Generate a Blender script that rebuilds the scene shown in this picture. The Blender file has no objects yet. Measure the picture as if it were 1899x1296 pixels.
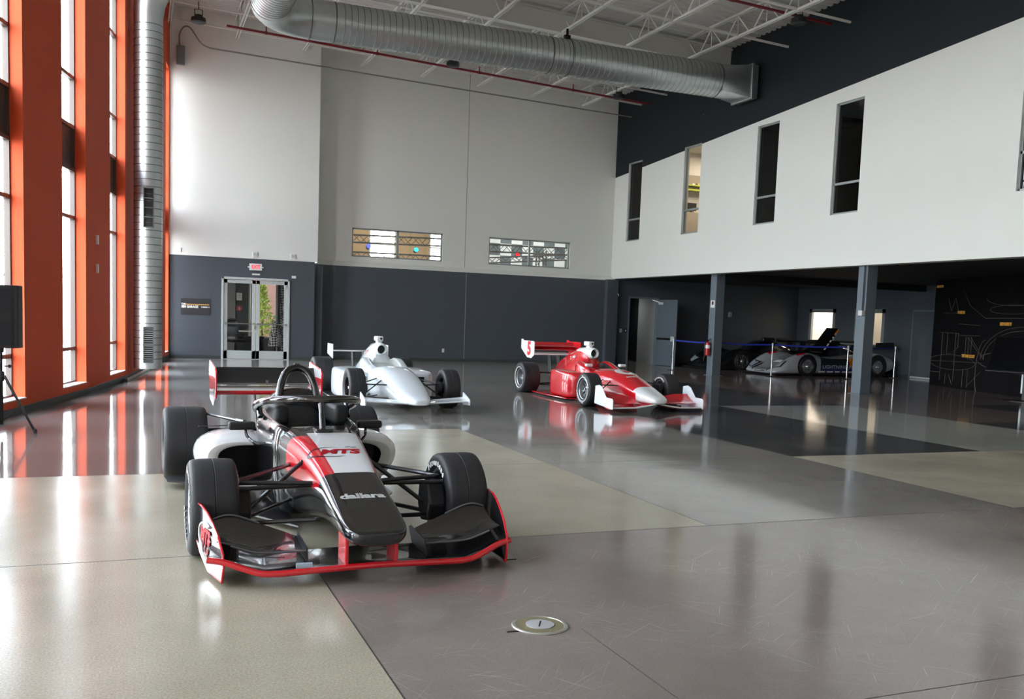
import bpy, bmesh, math, random
from mathutils import Vector, Matrix
from mathutils.bvhtree import BVHTree

RND = random.Random(11)
SC = bpy.context.scene
COL = SC.collection
PI = math.pi

# ------------------------------------------------------------------ camera
CAM_H = 1.58
f_px, roll, pitch, yaw = 1730.64, .0355, .08565, 1.1863
cam_d = bpy.data.cameras.new('camera'); cam = bpy.data.objects.new('camera', cam_d); COL.objects.link(cam)
_r = Vector((math.sin(yaw), -math.cos(yaw), 0))
_f = Vector((math.cos(yaw)*math.cos(pitch), math.sin(yaw)*math.cos(pitch), -math.sin(pitch)))
_u = Vector((math.cos(yaw)*math.sin(pitch), math.sin(yaw)*math.sin(pitch), math.cos(pitch)))
_X = math.cos(roll)*_r + math.sin(roll)*_u
_Y = -math.sin(roll)*_r + math.cos(roll)*_u
m = Matrix.Identity(4)
for i in range(3):
    m[i][0] = _X[i]; m[i][1] = _Y[i]; m[i][2] = -_f[i]
m[0][3], m[1][3], m[2][3] = 0, 0, CAM_H
cam.matrix_world = m
cam_d.sensor_fit = 'HORIZONTAL'; cam_d.sensor_width = 36
cam_d.lens = f_px/1899*36
cam_d.shift_x = 0; cam_d.shift_y = (738.97-648)/1899
cam_d.clip_end = 300
SC.camera = cam

# ------------------------------------------------------------------ view, sky
vs = SC.view_settings
SC.display_settings.display_device = 'sRGB'
vs.view_transform = 'Standard'; vs.look = 'None'; vs.gamma = 1; vs.use_curve_mapping = False
vs.exposure = 0
SC.cycles.max_bounces = 10; SC.cycles.diffuse_bounces = 5; SC.cycles.glossy_bounces = 5
SC.cycles.transparent_max_bounces = 12; SC.cycles.transmission_bounces = 6
SC.cycles.sample_clamp_indirect = 12

w = bpy.data.worlds.new('overcast_sky'); SC.world = w; w.use_nodes = True
nt = w.node_tree; nt.nodes.clear()
out = nt.nodes.new('ShaderNodeOutputWorld'); bg = nt.nodes.new('ShaderNodeBackground')
tc = nt.nodes.new('ShaderNodeTexCoord'); sep = nt.nodes.new('ShaderNodeSeparateXYZ')
rmp = nt.nodes.new('ShaderNodeValToRGB')
nt.links.new(tc.outputs['Generated'], sep.inputs[0]); nt.links.new(sep.outputs['Z'], rmp.inputs[0])
e = rmp.color_ramp.elements
e[0].position = 0.0; e[0].color = (.80, .84, .86, 1)
e[1].position = .7; e[1].color = (.62, .74, .90, 1)
x = rmp.color_ramp.elements.new(.06); x.color = (.90, .97, 1.0, 1)
nt.links.new(rmp.outputs[0], bg.inputs[0]); bg.inputs[1].default_value = 22
nt.links.new(bg.outputs[0], out.inputs[0])


# ------------------------------------------------------------------ materials
def lin(c):
    c = c/255
    return c/12.92 if c <= .04045 else ((c+.055)/1.055)**2.4


def rgb(r, g, b):
    return (lin(r), lin(g), lin(b), 1)


MATS = {}


def mat(name, col, rough=.5, metal=0., coat=0., spec=.5, noise=0., nscale=6., bump=0., bscale=60., emit=None, estr=1., stretch=None):
    if name in MATS:
        return MATS[name]
    m = bpy.data.materials.new(name); m.use_nodes = True
    t = m.node_tree; b = t.nodes['Principled BSDF']
    b.inputs['Base Color'].default_value = col
    b.inputs['Roughness'].default_value = rough; b.inputs['Metallic'].default_value = metal
    b.inputs['Coat Weight'].default_value = coat; b.inputs['Coat Roughness'].default_value = .04
    b.inputs['Specular IOR Level'].default_value = spec
    tcn = t.nodes.new('ShaderNodeTexCoord')
    if noise:
        mp = t.nodes.new('ShaderNodeMapping'); t.links.new(tcn.outputs['Object'], mp.inputs[0])
        if stretch: mp.inputs['Scale'].default_value = stretch
        n = t.nodes.new('ShaderNodeTexNoise'); n.inputs['Scale'].default_value = nscale; n.inputs['Detail'].default_value = 5
        t.links.new(mp.outputs[0], n.inputs['Vector'])
        mx = t.nodes.new('ShaderNodeMix'); mx.data_type = 'RGBA'
        mx.inputs[6].default_value = tuple(min(1, c*(1-noise)) for c in col[:3])+(1,)
        mx.inputs[7].default_value = tuple(min(1, c*(1+noise)) for c in col[:3])+(1,)
        t.links.new(n.outputs['Fac'], mx.inputs[0]); t.links.new(mx.outputs[2], b.inputs['Base Color'])
    if bump:
        n2 = t.nodes.new('ShaderNodeTexNoise'); n2.inputs['Scale'].default_value = bscale; n2.inputs['Detail'].default_value = 3
        t.links.new(tcn.outputs['Object'], n2.inputs['Vector'])
        bp = t.nodes.new('ShaderNodeBump'); bp.inputs['Strength'].default_value = bump; bp.inputs['Distance'].default_value = .02
        t.links.new(n2.outputs['Fac'], bp.inputs['Height']); t.links.new(bp.outputs[0], b.inputs['Normal'])
    if emit:
        b.inputs['Emission Color'].default_value = emit; b.inputs['Emission Strength'].default_value = estr
    MATS[name] = m
    return m


def glass_mat(name, tint=(1, 1, 1, 1), refl=.08, rough=0.):
    m = bpy.data.materials.new(name); m.use_nodes = True; t = m.node_tree; t.nodes.clear()
    o = t.nodes.new('ShaderNodeOutputMaterial'); mx = t.nodes.new('ShaderNodeMixShader')
    tr = t.nodes.new('ShaderNodeBsdfTransparent'); tr.inputs[0].default_value = tint
    gl = t.nodes.new('ShaderNodeBsdfGlossy'); gl.inputs['Roughness'].default_value = rough
    lw = t.nodes.new('ShaderNodeLayerWeight'); pw = t.nodes.new('ShaderNodeMath'); pw.operation = 'POWER'; pw.inputs[1].default_value = 5
    ad = t.nodes.new('ShaderNodeMath'); ad.operation = 'MULTIPLY_ADD'; ad.inputs[1].default_value = .8; ad.inputs[2].default_value = .05
    t.links.new(lw.outputs['Facing'], pw.inputs[0]); t.links.new(pw.outputs[0], ad.inputs[0]); t.links.new(ad.outputs[0], mx.inputs[0]); t.links.new(tr.outputs[0], mx.inputs[1]); t.links.new(gl.outputs[0], mx.inputs[2])
    t.links.new(mx.outputs[0], o.inputs[0]); MATS[name] = m
    return m


def floor_mat(name, col, scratch=0., speckle=.12, rough=.16, tint2=None):
    """polished ground concrete: broad mottling, fine aggregate speckle and drag scratches"""
    m = bpy.data.materials.new(name); m.use_nodes = True; t = m.node_tree; b = t.nodes['Principled BSDF']
    N = t.nodes.new; L = t.links.new
    tc = N('ShaderNodeTexCoord')
    n1 = N('ShaderNodeTexNoise'); n1.inputs['Scale'].default_value = .55; n1.inputs['Detail'].default_value = 6; n1.inputs['Roughness'].default_value = .6
    L(tc.outputs['Object'], n1.inputs['Vector'])
    n2 = N('ShaderNodeTexNoise'); n2.inputs['Scale'].default_value = 95; n2.inputs['Detail'].default_value = 2
    L(tc.outputs['Object'], n2.inputs['Vector'])
    c2 = tint2 or tuple(c*1.22 for c in col[:3])+(1,)
    r1 = N('ShaderNodeMapRange'); r1.inputs[1].default_value = .3; r1.inputs[2].default_value = .7; L(n1.outputs['Fac'], r1.inputs[0])
    m1 = N('ShaderNodeMix'); m1.data_type = 'RGBA'; m1.inputs[6].default_value = tuple(c*.86 for c in col[:3])+(1,); m1.inputs[7].default_value = c2
    L(r1.outputs[0], m1.inputs[0])
    r2 = N('ShaderNodeMapRange'); r2.inputs[1].default_value = .35; r2.inputs[2].default_value = .65; r2.inputs[3].default_value = 1-speckle; r2.inputs[4].default_value = 1+speckle
    L(n2.outputs['Fac'], r2.inputs[0])
    m2 = N('ShaderNodeMix'); m2.data_type = 'RGBA'; m2.blend_type = 'MULTIPLY'; m2.inputs[0].default_value = 1
    L(m1.outputs[2], m2.inputs[6]); L(r2.outputs[0], m2.inputs[7])
    last = m2.outputs[2]; rsock = None
    if scratch:
        acc = None
        for ang, sc_, st in ((.35, 3.2, 60), (.62, 4.6, 40), (1.25, 2.4, 70), (1.0, 5.5, 30), (2.2, 3.4, 52), (2.55, 2.2, 80), (2.95, 4.0, 48)):
            m0_ = N('ShaderNodeMapping'); m0_.inputs['Rotation'].default_value = (0, 0, ang); m0_.inputs['Location'].default_value = (ang*7, ang*3, 0); L(tc.outputs['Object'], m0_.inputs[0])
            mp = N('ShaderNodeMapping'); mp.inputs['Scale'].default_value = (sc_*.35, sc_*st*.35, 1)
            L(m0_.outputs[0], mp.inputs[0])
            ns = N('ShaderNodeTexNoise'); ns.inputs['Scale'].default_value = 1.6; ns.inputs['Detail'].default_value = 2.5; ns.inputs['Distortion'].default_value = .25
            L(mp.outputs[0], ns.inputs['Vector'])
            rr = N('ShaderNodeMapRange'); rr.inputs[1].default_value = .665; rr.inputs[2].default_value = .74; L(ns.outputs['Fac'], rr.inputs[0])
            if acc is None: acc = rr.outputs[0]
            else:
                mm = N('ShaderNodeMath'); mm.operation = 'MAXIMUM'; L(acc, mm.inputs[0]); L(rr.outputs[0], mm.inputs[1]); acc = mm.outputs[0]
        nm = N('ShaderNodeTexNoise'); nm.inputs['Scale'].default_value = 1.1; nm.inputs['Detail'].default_value = 3; L(tc.outputs['Object'], nm.inputs['Vector'])
        rm = N('ShaderNodeMapRange'); rm.inputs[1].default_value = .36; rm.inputs[2].default_value = .60; rm.inputs[4].default_value = scratch; L(nm.outputs['Fac'], rm.inputs[0])
        mu = N('ShaderNodeMath'); mu.operation = 'MULTIPLY'; L(acc, mu.inputs[0]); L(rm.outputs[0], mu.inputs[1])
        m3 = N('ShaderNodeMix'); m3.data_type = 'RGBA'; L(mu.outputs[0], m3.inputs[0]); L(last, m3.inputs[6]); m3.inputs[7].default_value = rgb(186, 178, 170)
        last = m3.outputs[2]; rsock = mu.outputs[0]
    L(last, b.inputs['Base Color'])
    nr = N('ShaderNodeMapRange'); nr.inputs[1].default_value = .3; nr.inputs[2].default_value = .7; nr.inputs[3].default_value = rough*.8; nr.inputs[4].default_value = rough*1.25
    L(n1.outputs['Fac'], nr.inputs[0]); L(nr.outputs[0], b.inputs['Roughness'])
    b.inputs['Specular IOR Level'].default_value = .5
    n3 = N('ShaderNodeTexNoise'); n3.inputs['Scale'].default_value = 1.3; n3.inputs['Detail'].default_value = 2; L(tc.outputs['Object'], n3.inputs['Vector'])
    bp = N('ShaderNodeBump'); bp.inputs['Strength'].default_value = .05; bp.inputs['Distance'].default_value = .03; L(n3.outputs['Fac'], bp.inputs['Height']); L(bp.outputs[0], b.inputs['Normal'])
    MATS[name] = m
    return m


# ------------------------------------------------------------------ mesh builder
class MB:
    def __init__(s): s.v = []; s.f = []; s.m = []; s.mi = 0

    def add(s, vs_, fs, mi=None):
        o = len(s.v); s.v += [tuple(v) for v in vs_]
        s.f += [tuple(i+o for i in f) for f in fs]
        if isinstance(mi, (list, tuple)): s.m += list(mi)
        else: s.m += [s.mi if mi is None else mi]*len(fs)
        return s

    def bx(s, x0, x1, y0, y1, z0, z1, mi=None, M=None):
        v = [Vector((x, y, z)) for z in (z0, z1) for y in (y0, y1) for x in (x0, x1)]
        if M is not None: v = [M @ a for a in v]
        return s.add(v, [(0, 2, 3, 1), (4, 5, 7, 6), (0, 1, 5, 4), (2, 6, 7, 3), (0, 4, 6, 2), (1, 3, 7, 5)], mi)

    def quad(s, a, b, c, d, mi=None): return s.add([a, b, c, d], [(0, 1, 2, 3)], mi)

    def bar(s, a, b, w_, h_, mi=None, up=(0, 0, 1)):
        a = Vector(a); b = Vector(b); d = (b-a).normalized(); up = Vector(up)
        if abs(d.dot(up)) > .98: up = Vector((0, 1, 0))
        x = d.cross(up).normalized(); z = x.cross(d).normalized()
        v = [p+x*sx*w_/2+z*sz*h_/2 for p in (a, b) for sx, sz in ((-1, -1), (1, -1), (1, 1), (-1, 1))]
        return s.add(v, [(3, 2, 1, 0), (4, 5, 6, 7), (0, 1, 5, 4), (1, 2, 6, 5), (2, 3, 7, 6), (3, 0, 4, 7)], mi)

    def tube(s, pts, r, n=8, closed=False, caps=True, mi=None, sx=1.):
        pts = [Vector(p) for p in pts]; k = len(pts); rings = []
        prev = None
        for i, p in enumerate(pts):
            if closed: t = pts[(i+1) % k]-pts[i-1]
            else: t = pts[min(i+1, k-1)]-pts[max(i-1, 0)]
            t.normalize()
            if prev is None:
                up = Vector((0, 0, 1)) if abs(t.z) < .9 else Vector((0, 1, 0))
                a = t.cross(up).normalized()
            else:
                a = (prev-t*prev.dot(t)).normalized()
            prev = a; b = t.cross(a).normalized()
            rr = r[i] if isinstance(r, (list, tuple)) else r
            rings.append([p+(a*math.cos(2*PI*j/n)*sx+b*math.sin(2*PI*j/n))*rr for j in range(n)])
        return s.loft(rings, closed=closed, cap=caps and not closed, mi=mi)

    def loft(s, rings, closed=False, cap=False, mi=None, ringclosed=True, cap0=None, cap1=None):
        n = len(rings[0]); k = len(rings); vs_ = [v for r in rings for v in r]; fs = []; ms = []
        for i in range(k if closed else k-1):
            for j in range(n if ringclosed else n-1):
                a, b = i*n+j, i*n+(j+1) % n; c, d = ((i+1) % k)*n+(j+1) % n, ((i+1) % k)*n+j
                fs.append((a, b, c, d)); ms.append(mi(i, j) if callable(mi) else (s.mi if mi is None else mi))
        c0 = cap if cap0 is None else cap0; c1 = cap if cap1 is None else cap1
        if c0: fs.append(tuple(range(n-1, -1, -1))); ms.append(mi(0, 0) if callable(mi) else (s.mi if mi is None else mi))
        if c1: fs.append(tuple((k-1)*n+j for j in range(n))); ms.append(mi(k-1, 0) if callable(mi) else (s.mi if mi is None else mi))
        return s.add(vs_, fs, ms)

    def lathe(s, prof, n=24, M=None, mi=None, closed=False, caps=True):
        """prof: (radius, height) about local z"""
        rings = []
        for r, h in prof:
            ring = [Vector((r*math.cos(2*PI*j/n), r*math.sin(2*PI*j/n), h)) for j in range(n)]
            if M is not None: ring = [M @ v for v in ring]
            rings.append(ring)
        return s.loft(rings, closed=closed, mi=mi, cap0=(caps and not closed and prof[0][0] > 1e-4), cap1=(caps and not closed and prof[-1][0] > 1e-4))

    def prism(s, poly, d, M=None, mi=None):
        """poly (x, y) extruded from z=-d/2 to d/2"""
        n = len(poly); v = [Vector((x, y, z)) for z in (-d/2, d/2) for x, y in poly]
        if M is not None: v = [M @ a for a in v]
        fs = [tuple(range(n-1, -1, -1)), tuple(range(n, 2*n))]+[(i, (i+1) % n, (i+1) % n+n, i+n) for i in range(n)]
        return s.add(v, fs, mi)

    def build(s, name, mats, parent=None, smooth=35, sub=0, bevel=0., recalc=True, bseg=2):
        me = bpy.data.meshes.new(name); me.from_pydata(s.v, [], s.f); me.update()
        if not isinstance(mats, (list, tuple)): mats = [mats]
        for m_ in mats: me.materials.append(m_)
        for p, mi in zip(me.polygons, s.m): p.material_index = mi
        if recalc:
            bm = bmesh.new(); bm.from_mesh(me); bmesh.ops.recalc_face_normals(bm, faces=bm.faces); bm.to_mesh(me); bm.free()
        if smooth:
            for p in me.polygons: p.use_smooth = True
            me.set_sharp_from_angle(angle=math.radians(smooth))
        o = bpy.data.objects.new(name, me); COL.objects.link(o)
        if parent: o.parent = parent
        if bevel:
            b = o.modifiers.new('bevel', 'BEVEL'); b.width = bevel; b.segments = bseg; b.limit_method = 'ANGLE'; b.angle_limit = math.radians(40)
        if sub:
            q = o.modifiers.new('sub', 'SUBSURF'); q.levels = 1; q.render_levels = sub
        return o


def frame(o, ux, uy):
    """matrix with origin o, x axis ux, y axis uy"""
    o = Vector(o); ux = Vector(ux).normalized(); uy = Vector(uy); uz = ux.cross(uy).normalized(); uy = uz.cross(ux)
    M = Matrix.Identity(4)
    for i in range(3): M[i][0] = ux[i]; M[i][1] = uy[i]; M[i][2] = uz[i]; M[i][3] = o[i]
    return M


def tag(o, label, cat=None, group=None, kind=None):
    if label: o['label'] = label
    if cat: o['category'] = cat
    if group: o['group'] = group
    if kind: o['kind'] = kind
    return o


def thing(name, label, cat, loc=(0, 0, 0), rz=0., group=None):
    o = bpy.data.objects.new(name, None); COL.objects.link(o); o.empty_display_size = .2
    o.location = loc; o.rotation_euler = (0, 0, rz)
    return tag(o, label, cat, group)


def struct(o): o['kind'] = 'structure'; return o


def dup(root, loc, rz=None, label=None, group=None):
    def cp(o, par):
        c = o.copy(); COL.objects.link(c)
        if par is not None: c.parent = par
        for ch in o.children: cp(ch, c)
        return c
    r = cp(root, None); r.location = loc
    if rz is not None: r.rotation_euler = (0, 0, rz)
    if label: r['label'] = label
    if group: r['group'] = group
    return r


def text_geo(txt, size, ext=.002, bold=0., spacing=1., shear=0.):
    cu = bpy.data.curves.new('t', 'FONT'); cu.body = txt; cu.size = size; cu.extrude = ext; cu.offset = bold
    cu.align_x = 'CENTER'; cu.align_y = 'CENTER'; cu.space_character = spacing; cu.shear = shear; cu.resolution_u = 3
    o = bpy.data.objects.new('t', cu); COL.objects.link(o)
    dg = bpy.context.evaluated_depsgraph_get(); dg.update()
    me = bpy.data.meshes.new_from_object(o.evaluated_get(dg))
    v = [x.co.copy() for x in me.vertices]; f = [tuple(p.vertices) for p in me.polygons]
    bpy.data.objects.remove(o); bpy.data.curves.remove(cu); bpy.data.meshes.remove(me)
    return v, f


def add_text(mb, txt, size, M, ext=.002, bold=0., spacing=1., sx=1., mi=None, shear=0.):
    v, f = text_geo(txt, size, ext, bold, spacing, shear)
    mb.add([M @ Vector((a.x*sx, a.y, a.z)) for a in v], f, mi)


def catmull(pts, n=6, closed=False):
    P = [Vector(p) for p in pts]; k = len(P); o = []
    for i in range(k if closed else k-1):
        if closed: a, b, c, d = P[i-1], P[i], P[(i+1) % k], P[(i+2) % k]
        else: a, b, c, d = P[max(i-1, 0)], P[i], P[i+1], P[min(i+2, k-1)]
        for j in range(n):
            t = j/n
            o.append(.5*((2*b)+(c-a)*t+(2*a-5*b+4*c-d)*t*t+(3*b-a-3*c+d)*t*t*t))
    if not closed: o.append(P[-1])
    return o
# ------------------------------------------------------------------ palette
WHITE = mat('white_paint', rgb(226, 226, 219), .75, noise=.02, nscale=1.2, bump=.04, bscale=180)
CHAR = mat('charcoal_paint', rgb(73, 79, 86), .55, noise=.05, nscale=1.5, bump=.04, bscale=180)
DARK = mat('dark_slate_paint', rgb(44, 50, 55), .6, noise=.06, nscale=1.5)
ORANGE = mat('orange_paint', rgb(204, 80, 42), .65, spec=.25, noise=.04, nscale=1.4, bump=.03, bscale=160)
BASEB = mat('grey_vinyl', rgb(62, 68, 66), .45, noise=.06, nscale=4)
BRONZE = mat('bronze_aluminium', rgb(92, 82, 76), .45, metal=.3, noise=.05, nscale=9)
ALU = mat('satin_aluminium', rgb(196, 200, 198), .38, metal=.25, noise=.04, nscale=9)
GREYFR = mat('grey_window_frame', rgb(150, 155, 154), .4, metal=.3, noise=.04, nscale=9)
SILLW = mat('white_sill', rgb(236, 238, 236), .4, noise=.02, nscale=8)
SPANDREL = mat('grey_spandrel_panel', rgb(70, 70, 68), .35, noise=.06, nscale=5)
DECK = mat('white_steel_deck', rgb(205, 203, 196), .5, noise=.04, nscale=2)
STEELW = mat('white_steel', rgb(216, 214, 207), .45, noise=.03, nscale=5)
GALV = mat('galvanized_sheet', rgb(200, 205, 204), .36, metal=.95, noise=.12, nscale=7, stretch=(1, 1, 1), bump=.03, bscale=5)
GALVS = mat('galvanized_seam', rgb(120, 126, 126), .4, metal=.9, noise=.1, nscale=14)
BLACKP = mat('black_plastic', rgb(24, 25, 27), .45, noise=.1, nscale=20)
BLACKM = mat('black_metal', rgb(20, 20, 22), .35, metal=.3, noise=.1, nscale=20)
WHITEP = mat('white_plastic', rgb(226, 226, 222), .4, noise=.02, nscale=20)
CHROME = mat('chrome', rgb(215, 215, 213), .15, metal=1, noise=.03, nscale=9)
STEELC = mat('slate_steel_paint', rgb(104, 114, 122), .4, noise=.05, nscale=3)
REDP = mat('red_pipe_paint', rgb(120, 20, 28), .4, noise=.08, nscale=9)
CONDUIT = mat('grey_conduit', rgb(140, 140, 135), .4, metal=.5, noise=.05, nscale=9)
GLASS = glass_mat('window_glass', (.97, .99, 1, 1))
GLASSD = glass_mat('room_dimming_glass', (.10, .12, .16, 1))  # tint kept dark so the offices behind look unlit
BEIGE = floor_mat('sand_concrete', rgb(166, 158, 138), rough=.2, speckle=.16)
MIDG = floor_mat('grey_concrete', rgb(138, 133, 126), rough=.08, speckle=.08)
DARKG = floor_mat('dark_scratched_concrete', rgb(132, 121, 114), scratch=.6, rough=.13, speckle=.07, tint2=rgb(146, 135, 127))
BLACKG = floor_mat('black_scratched_concrete', rgb(72, 72, 72), scratch=.38, rough=.09, speckle=.07, tint2=rgb(84, 83, 82))
LIGHTG = floor_mat('light_grey_concrete', rgb(168, 167, 158), scratch=.2, rough=.08, speckle=.08)
TAUPE = floor_mat('taupe_concrete', rgb(128, 112, 106), rough=.08, speckle=.07)
JOINT = mat('joint_filler', rgb(60, 58, 55), .5, noise=.1, nscale=12)

# ------------------------------------------------------------------ floor
XS = [-14, -5.2, -2.1, 1.03, 4.22, 7.54, 10.70, 13.90, 17.1, 20.3, 26]
YS = [-14, -6.2, -3.1, -.05, 3.03, 6.16, 9.32, 12.42, 15.55, 18.7, 21.8, 24.9, 28, 39]
FM = [BEIGE, MIDG, DARKG, BLACKG, LIGHTG, TAUPE]
B_, M_, D_, K_, L_, T_ = range(6)
# rows by Y cell, columns by X cell
CELLS = {4: [B_, B_, B_, D_, D_, D_, K_, T_, T_, T_], 3: [B_, B_, B_, D_, D_, D_, D_, T_, T_, T_],
         5: [B_, B_, B_, B_, M_, B_, B_, T_, T_, T_], 6: [T_, T_, T_, B_, M_, K_, L_, K_, T_, T_],
         7: [T_, T_, T_, M_, M_, K_, L_, T_, K_, T_], 8: [T_, T_, T_, M_, M_, M_, K_, T_, T_, T_],
         9: [M_, M_, M_, M_, M_, M_, K_, T_, T_, T_], 10: [M_, M_, L_, M_, M_, M_, M_, T_, T_, T_],
         11: [M_, M_, L_, M_, M_, M_, M_, T_, T_, T_], 12: [M_]*10}
mb = MB()
for j in range(len(YS)-1):
    row = CELLS.get(j, [B_, B_, B_, D_, D_, D_, T_, T_, T_, T_])
    for i in range(len(XS)-1):
        mb.quad((XS[i], YS[j], 0), (XS[i+1], YS[j], 0), (XS[i+1], YS[j+1], 0), (XS[i], YS[j+1], 0), row[i])
struct(mb.build('floor', FM, smooth=0))
mb = MB()
for x0, x1, y0, y1 in ((1.026, 1.034, -8, 6.16), (-3, 26, 6.156, 6.164), (4.217, 4.223, 6.16, 12.4), (-3, 26, 9.317, 9.323), (2.13, 2.134, 2.2, 4.2), (2.4, 16, 3.028, 3.034)): mb.bx(x0, x1, y0, y1, -.01, .0006)
struct(mb.build('trim_1', JOINT, smooth=0))

# ------------------------------------------------------------------ left facade (orange piers and tall windows)
def deckz(x): return 9.82+.042*(16.5-x)


WTOP = 8.6
wins = [((.795, 29.42), (.905, 30.28)), ((.49, 26.75), (.66, 28.2)), ((.045, 23.0), (.21, 24.4)),
        ((-.46, 19.63), (-.21, 21.0)), ((-1.08, 16.52), (-.80, 17.75))]
p = Vector((-1.46, 14.83)); ang = 13.5
for k in range(9):
    d = Vector((math.sin(math.radians(ang)), math.cos(math.radians(ang))))
    l = p-d*1.3; wins.append(((l.x, l.y), (p.x, p.y)))
    d2 = Vector((math.sin(math.radians(ang+1)), math.cos(math.radians(ang+1))))
    p = l-d2*1.72; ang += 2.6
RE = .17   # reveal depth
wall = MB(); base = MB()
prev = Vector((.93, 30.42))
FRAMES = []
for n, (l, r) in enumerate(wins):
    l = Vector(l); r = Vector(r)
    def V(q, z): return (q[0], q[1], z)
    def piece(a, b, z0, z1): wall.quad(V(a, z0), V(b, z0), V(b, z1), V(a, z1))
    piece(r, prev, 0, 10.8); piece(l, r, 0, .22); piece(l, r, WTOP, 10.8)
    d = (r-l).normalized(); nn = Vector((-d.y, d.x)); lo, ro = l+nn*RE, r+nn*RE
    piece(lo, l, .22, WTOP); piece(r, ro, .22, WTOP)
    wall.quad(V(l, WTOP), V(r, WTOP), V(ro, WTOP), V(lo, WTOP))
    FRAMES.append((l, r, d, nn))
    for a, b in ((r, prev), (l, r)):
        t = (b-a).normalized(); q = Vector((t.y, -t.x))*.012
        base.add([V(a, 0), V(a+q, 0), V(b+q, 0), V(b, 0), V(a, .105), V(a+q, .1), V(b+q, .1), V(b, .105)],
                 [(0, 1, 2, 3), (1, 5, 6, 2), (4, 7, 6, 5), (0, 4, 5, 1), (2, 6, 7, 3)])
    prev = l
wall.quad((-14, prev.y-3, 0), (prev.x, prev.y, 0), (prev.x, prev.y, 10.8), (-14, prev.y-3, 10.8))
struct(wall.build('wall_left', ORANGE, smooth=0)); struct(base.build('baseboard_left', BASEB, smooth=0))
BARS = (.80, 3.02, 3.82, 4.53, 5.34, 6.95, 7.75)
PORTALS = []
for n, (l, r, d, nn) in enumerate(FRAMES):
    wd = (r-l).length; M = frame((l.x+nn.x*RE, l.y+nn.y*RE, 0), (d.x, d.y, 0), (0, 0, 1))  # x along wall, y up, z = into room
    if M.col[2].xyz.dot(Vector((-nn.x, -nn.y, 0))) < 0: M = M @ Matrix.Diagonal((1, 1, -1, 1))
    fr = MB()
    def fb(x0, x1, z0, z1, d0=-.08, d1=.0): fr.bx(x0, x1, z0, z1, d0, d1, M=M)
    for x0 in (-.02, wd-.03): fb(x0, x0+.05, .22, WTOP)
    fb(wd*.52, wd*.52+.03, .22, WTOP, -.11, -.05)
    for z in BARS: fb(0, wd, z-.03, z+.03)
    fb(0, wd, .2, .25); fb(0, wd, WTOP-.05, WTOP)
    o = struct(fr.build('window_%d' % (n+1), BRONZE, smooth=0))
    q = MB(); q.bx(-.02, wd+.02, .205, .222, -.1, RE+.01, M=M); q.build('window_sill', SILLW, o, smooth=0)
    q = MB()
    for z0, z1 in ((.22, 3.82), (4.53, WTOP)): q.quad(M @ Vector((0, z0, -.05)), M @ Vector((wd, z0, -.05)), M @ Vector((wd, z1, -.05)), M @ Vector((0, z1, -.05)))
    q.build('window_pane', GLASS, o, smooth=0)
    q = MB(); q.bx(0, wd, 3.82, 4.53, -.07, -.045, M=M); q.build('spandrel_panel', SPANDREL, o, smooth=0)
    PORTALS.append((M @ Vector((wd/2, (WTOP+.2)/2, -.2)), Vector((-nn.x, -nn.y, 0)), wd+.1, WTOP-.1))

# light portals: they only guide sky sampling through the openings
def portal(c, n, w_, h_):
    L = bpy.data.lights.new('window_portal', 'AREA'); L.shape = 'RECTANGLE'; L.size = w_; L.size_y = h_
    L.cycles.is_portal = True
    o = bpy.data.objects.new('window_portal', L); COL.objects.link(o)
    z = -Vector(n).normalized(); y = Vector((0, 0, 1)); xx = y.cross(z).normalized()
    M = Matrix.Identity(4)
    for i in range(3): M[i][0] = xx[i]; M[i][1] = y[i]; M[i][2] = z[i]; M[i][3] = c[i]
    o.matrix_world = M


for a in PORTALS: portal(*a)

# ------------------------------------------------------------------ back wall
def wall_holes(mb, x0, x1, z0, z1, holes, P, mi=0):
    """wall in local (u, z) with rectangular holes; P maps (u, z) to a point"""
    us = sorted({x0, x1, *[h[0] for h in holes], *[h[1] for h in holes]}); zs = sorted({z0, z1, *[h[2] for h in holes], *[h[3] for h in holes]})
    for a, b in zip(us, us[1:]):
        for c, d in zip(zs, zs[1:]):
            um, zm = (a+b)/2, (c+d)/2
            if any(h[0] < um < h[1] and h[2] < zm < h[3] for h in holes): continue
            mb.quad(P(a, c), P(b, c), P(b, d), P(a, d), mi)


DOOR = (2.46, 4.54, 0, 2.56)
YB, YL, YU = 31.1, 30.4, 31.32
ZS = 3.15
BW = [(6.70, 9.88, 3.46, 4.42), (11.59, 14.76, 3.46, 4.42)]
mb = MB(); mb.mi = 1
wall_holes(mb, .9, 5.32, 0, ZS, [DOOR], lambda u, z: (u, YL, z), 1)
wall_holes(mb, .9, 5.40, ZS, 10.8, [], lambda u, z: (u, YL-.03, z), 0)
mb.quad((.9, YL-.03, ZS), (5.40, YL-.03, ZS), (5.40, YL, ZS), (.9, YL, ZS), 0)
mb.quad((5.40, YL-.03, ZS), (5.40, YU, ZS), (5.40, YU, 10.8), (5.40, YL-.03, 10.8), 0)
mb.quad((5.32, YL, 0), (5.32, YB, 0), (5.32, YB, ZS), (5.32, YL, ZS), 1)
DOORB = (17.22, 18.42, 0, 2.5)
wall_holes(mb, 16.6, 25.2, 3.12, 3.4, [], lambda u, z: (u, YB, z), 1)
wall_holes(mb, 5.32, 25.2, 0, 3.12, [DOORB], lambda u, z: (u, YB, z), 1)
mb.quad((5.32, YB, 3.12), (16.6, YB, 3.12), (16.6, YU, 3.28), (5.32, YU, 3.28), 0)
wall_holes(mb, 5.40, 16.6, 3.28, 10.8, BW, lambda u, z: (u, YU, z), 0)
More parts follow.
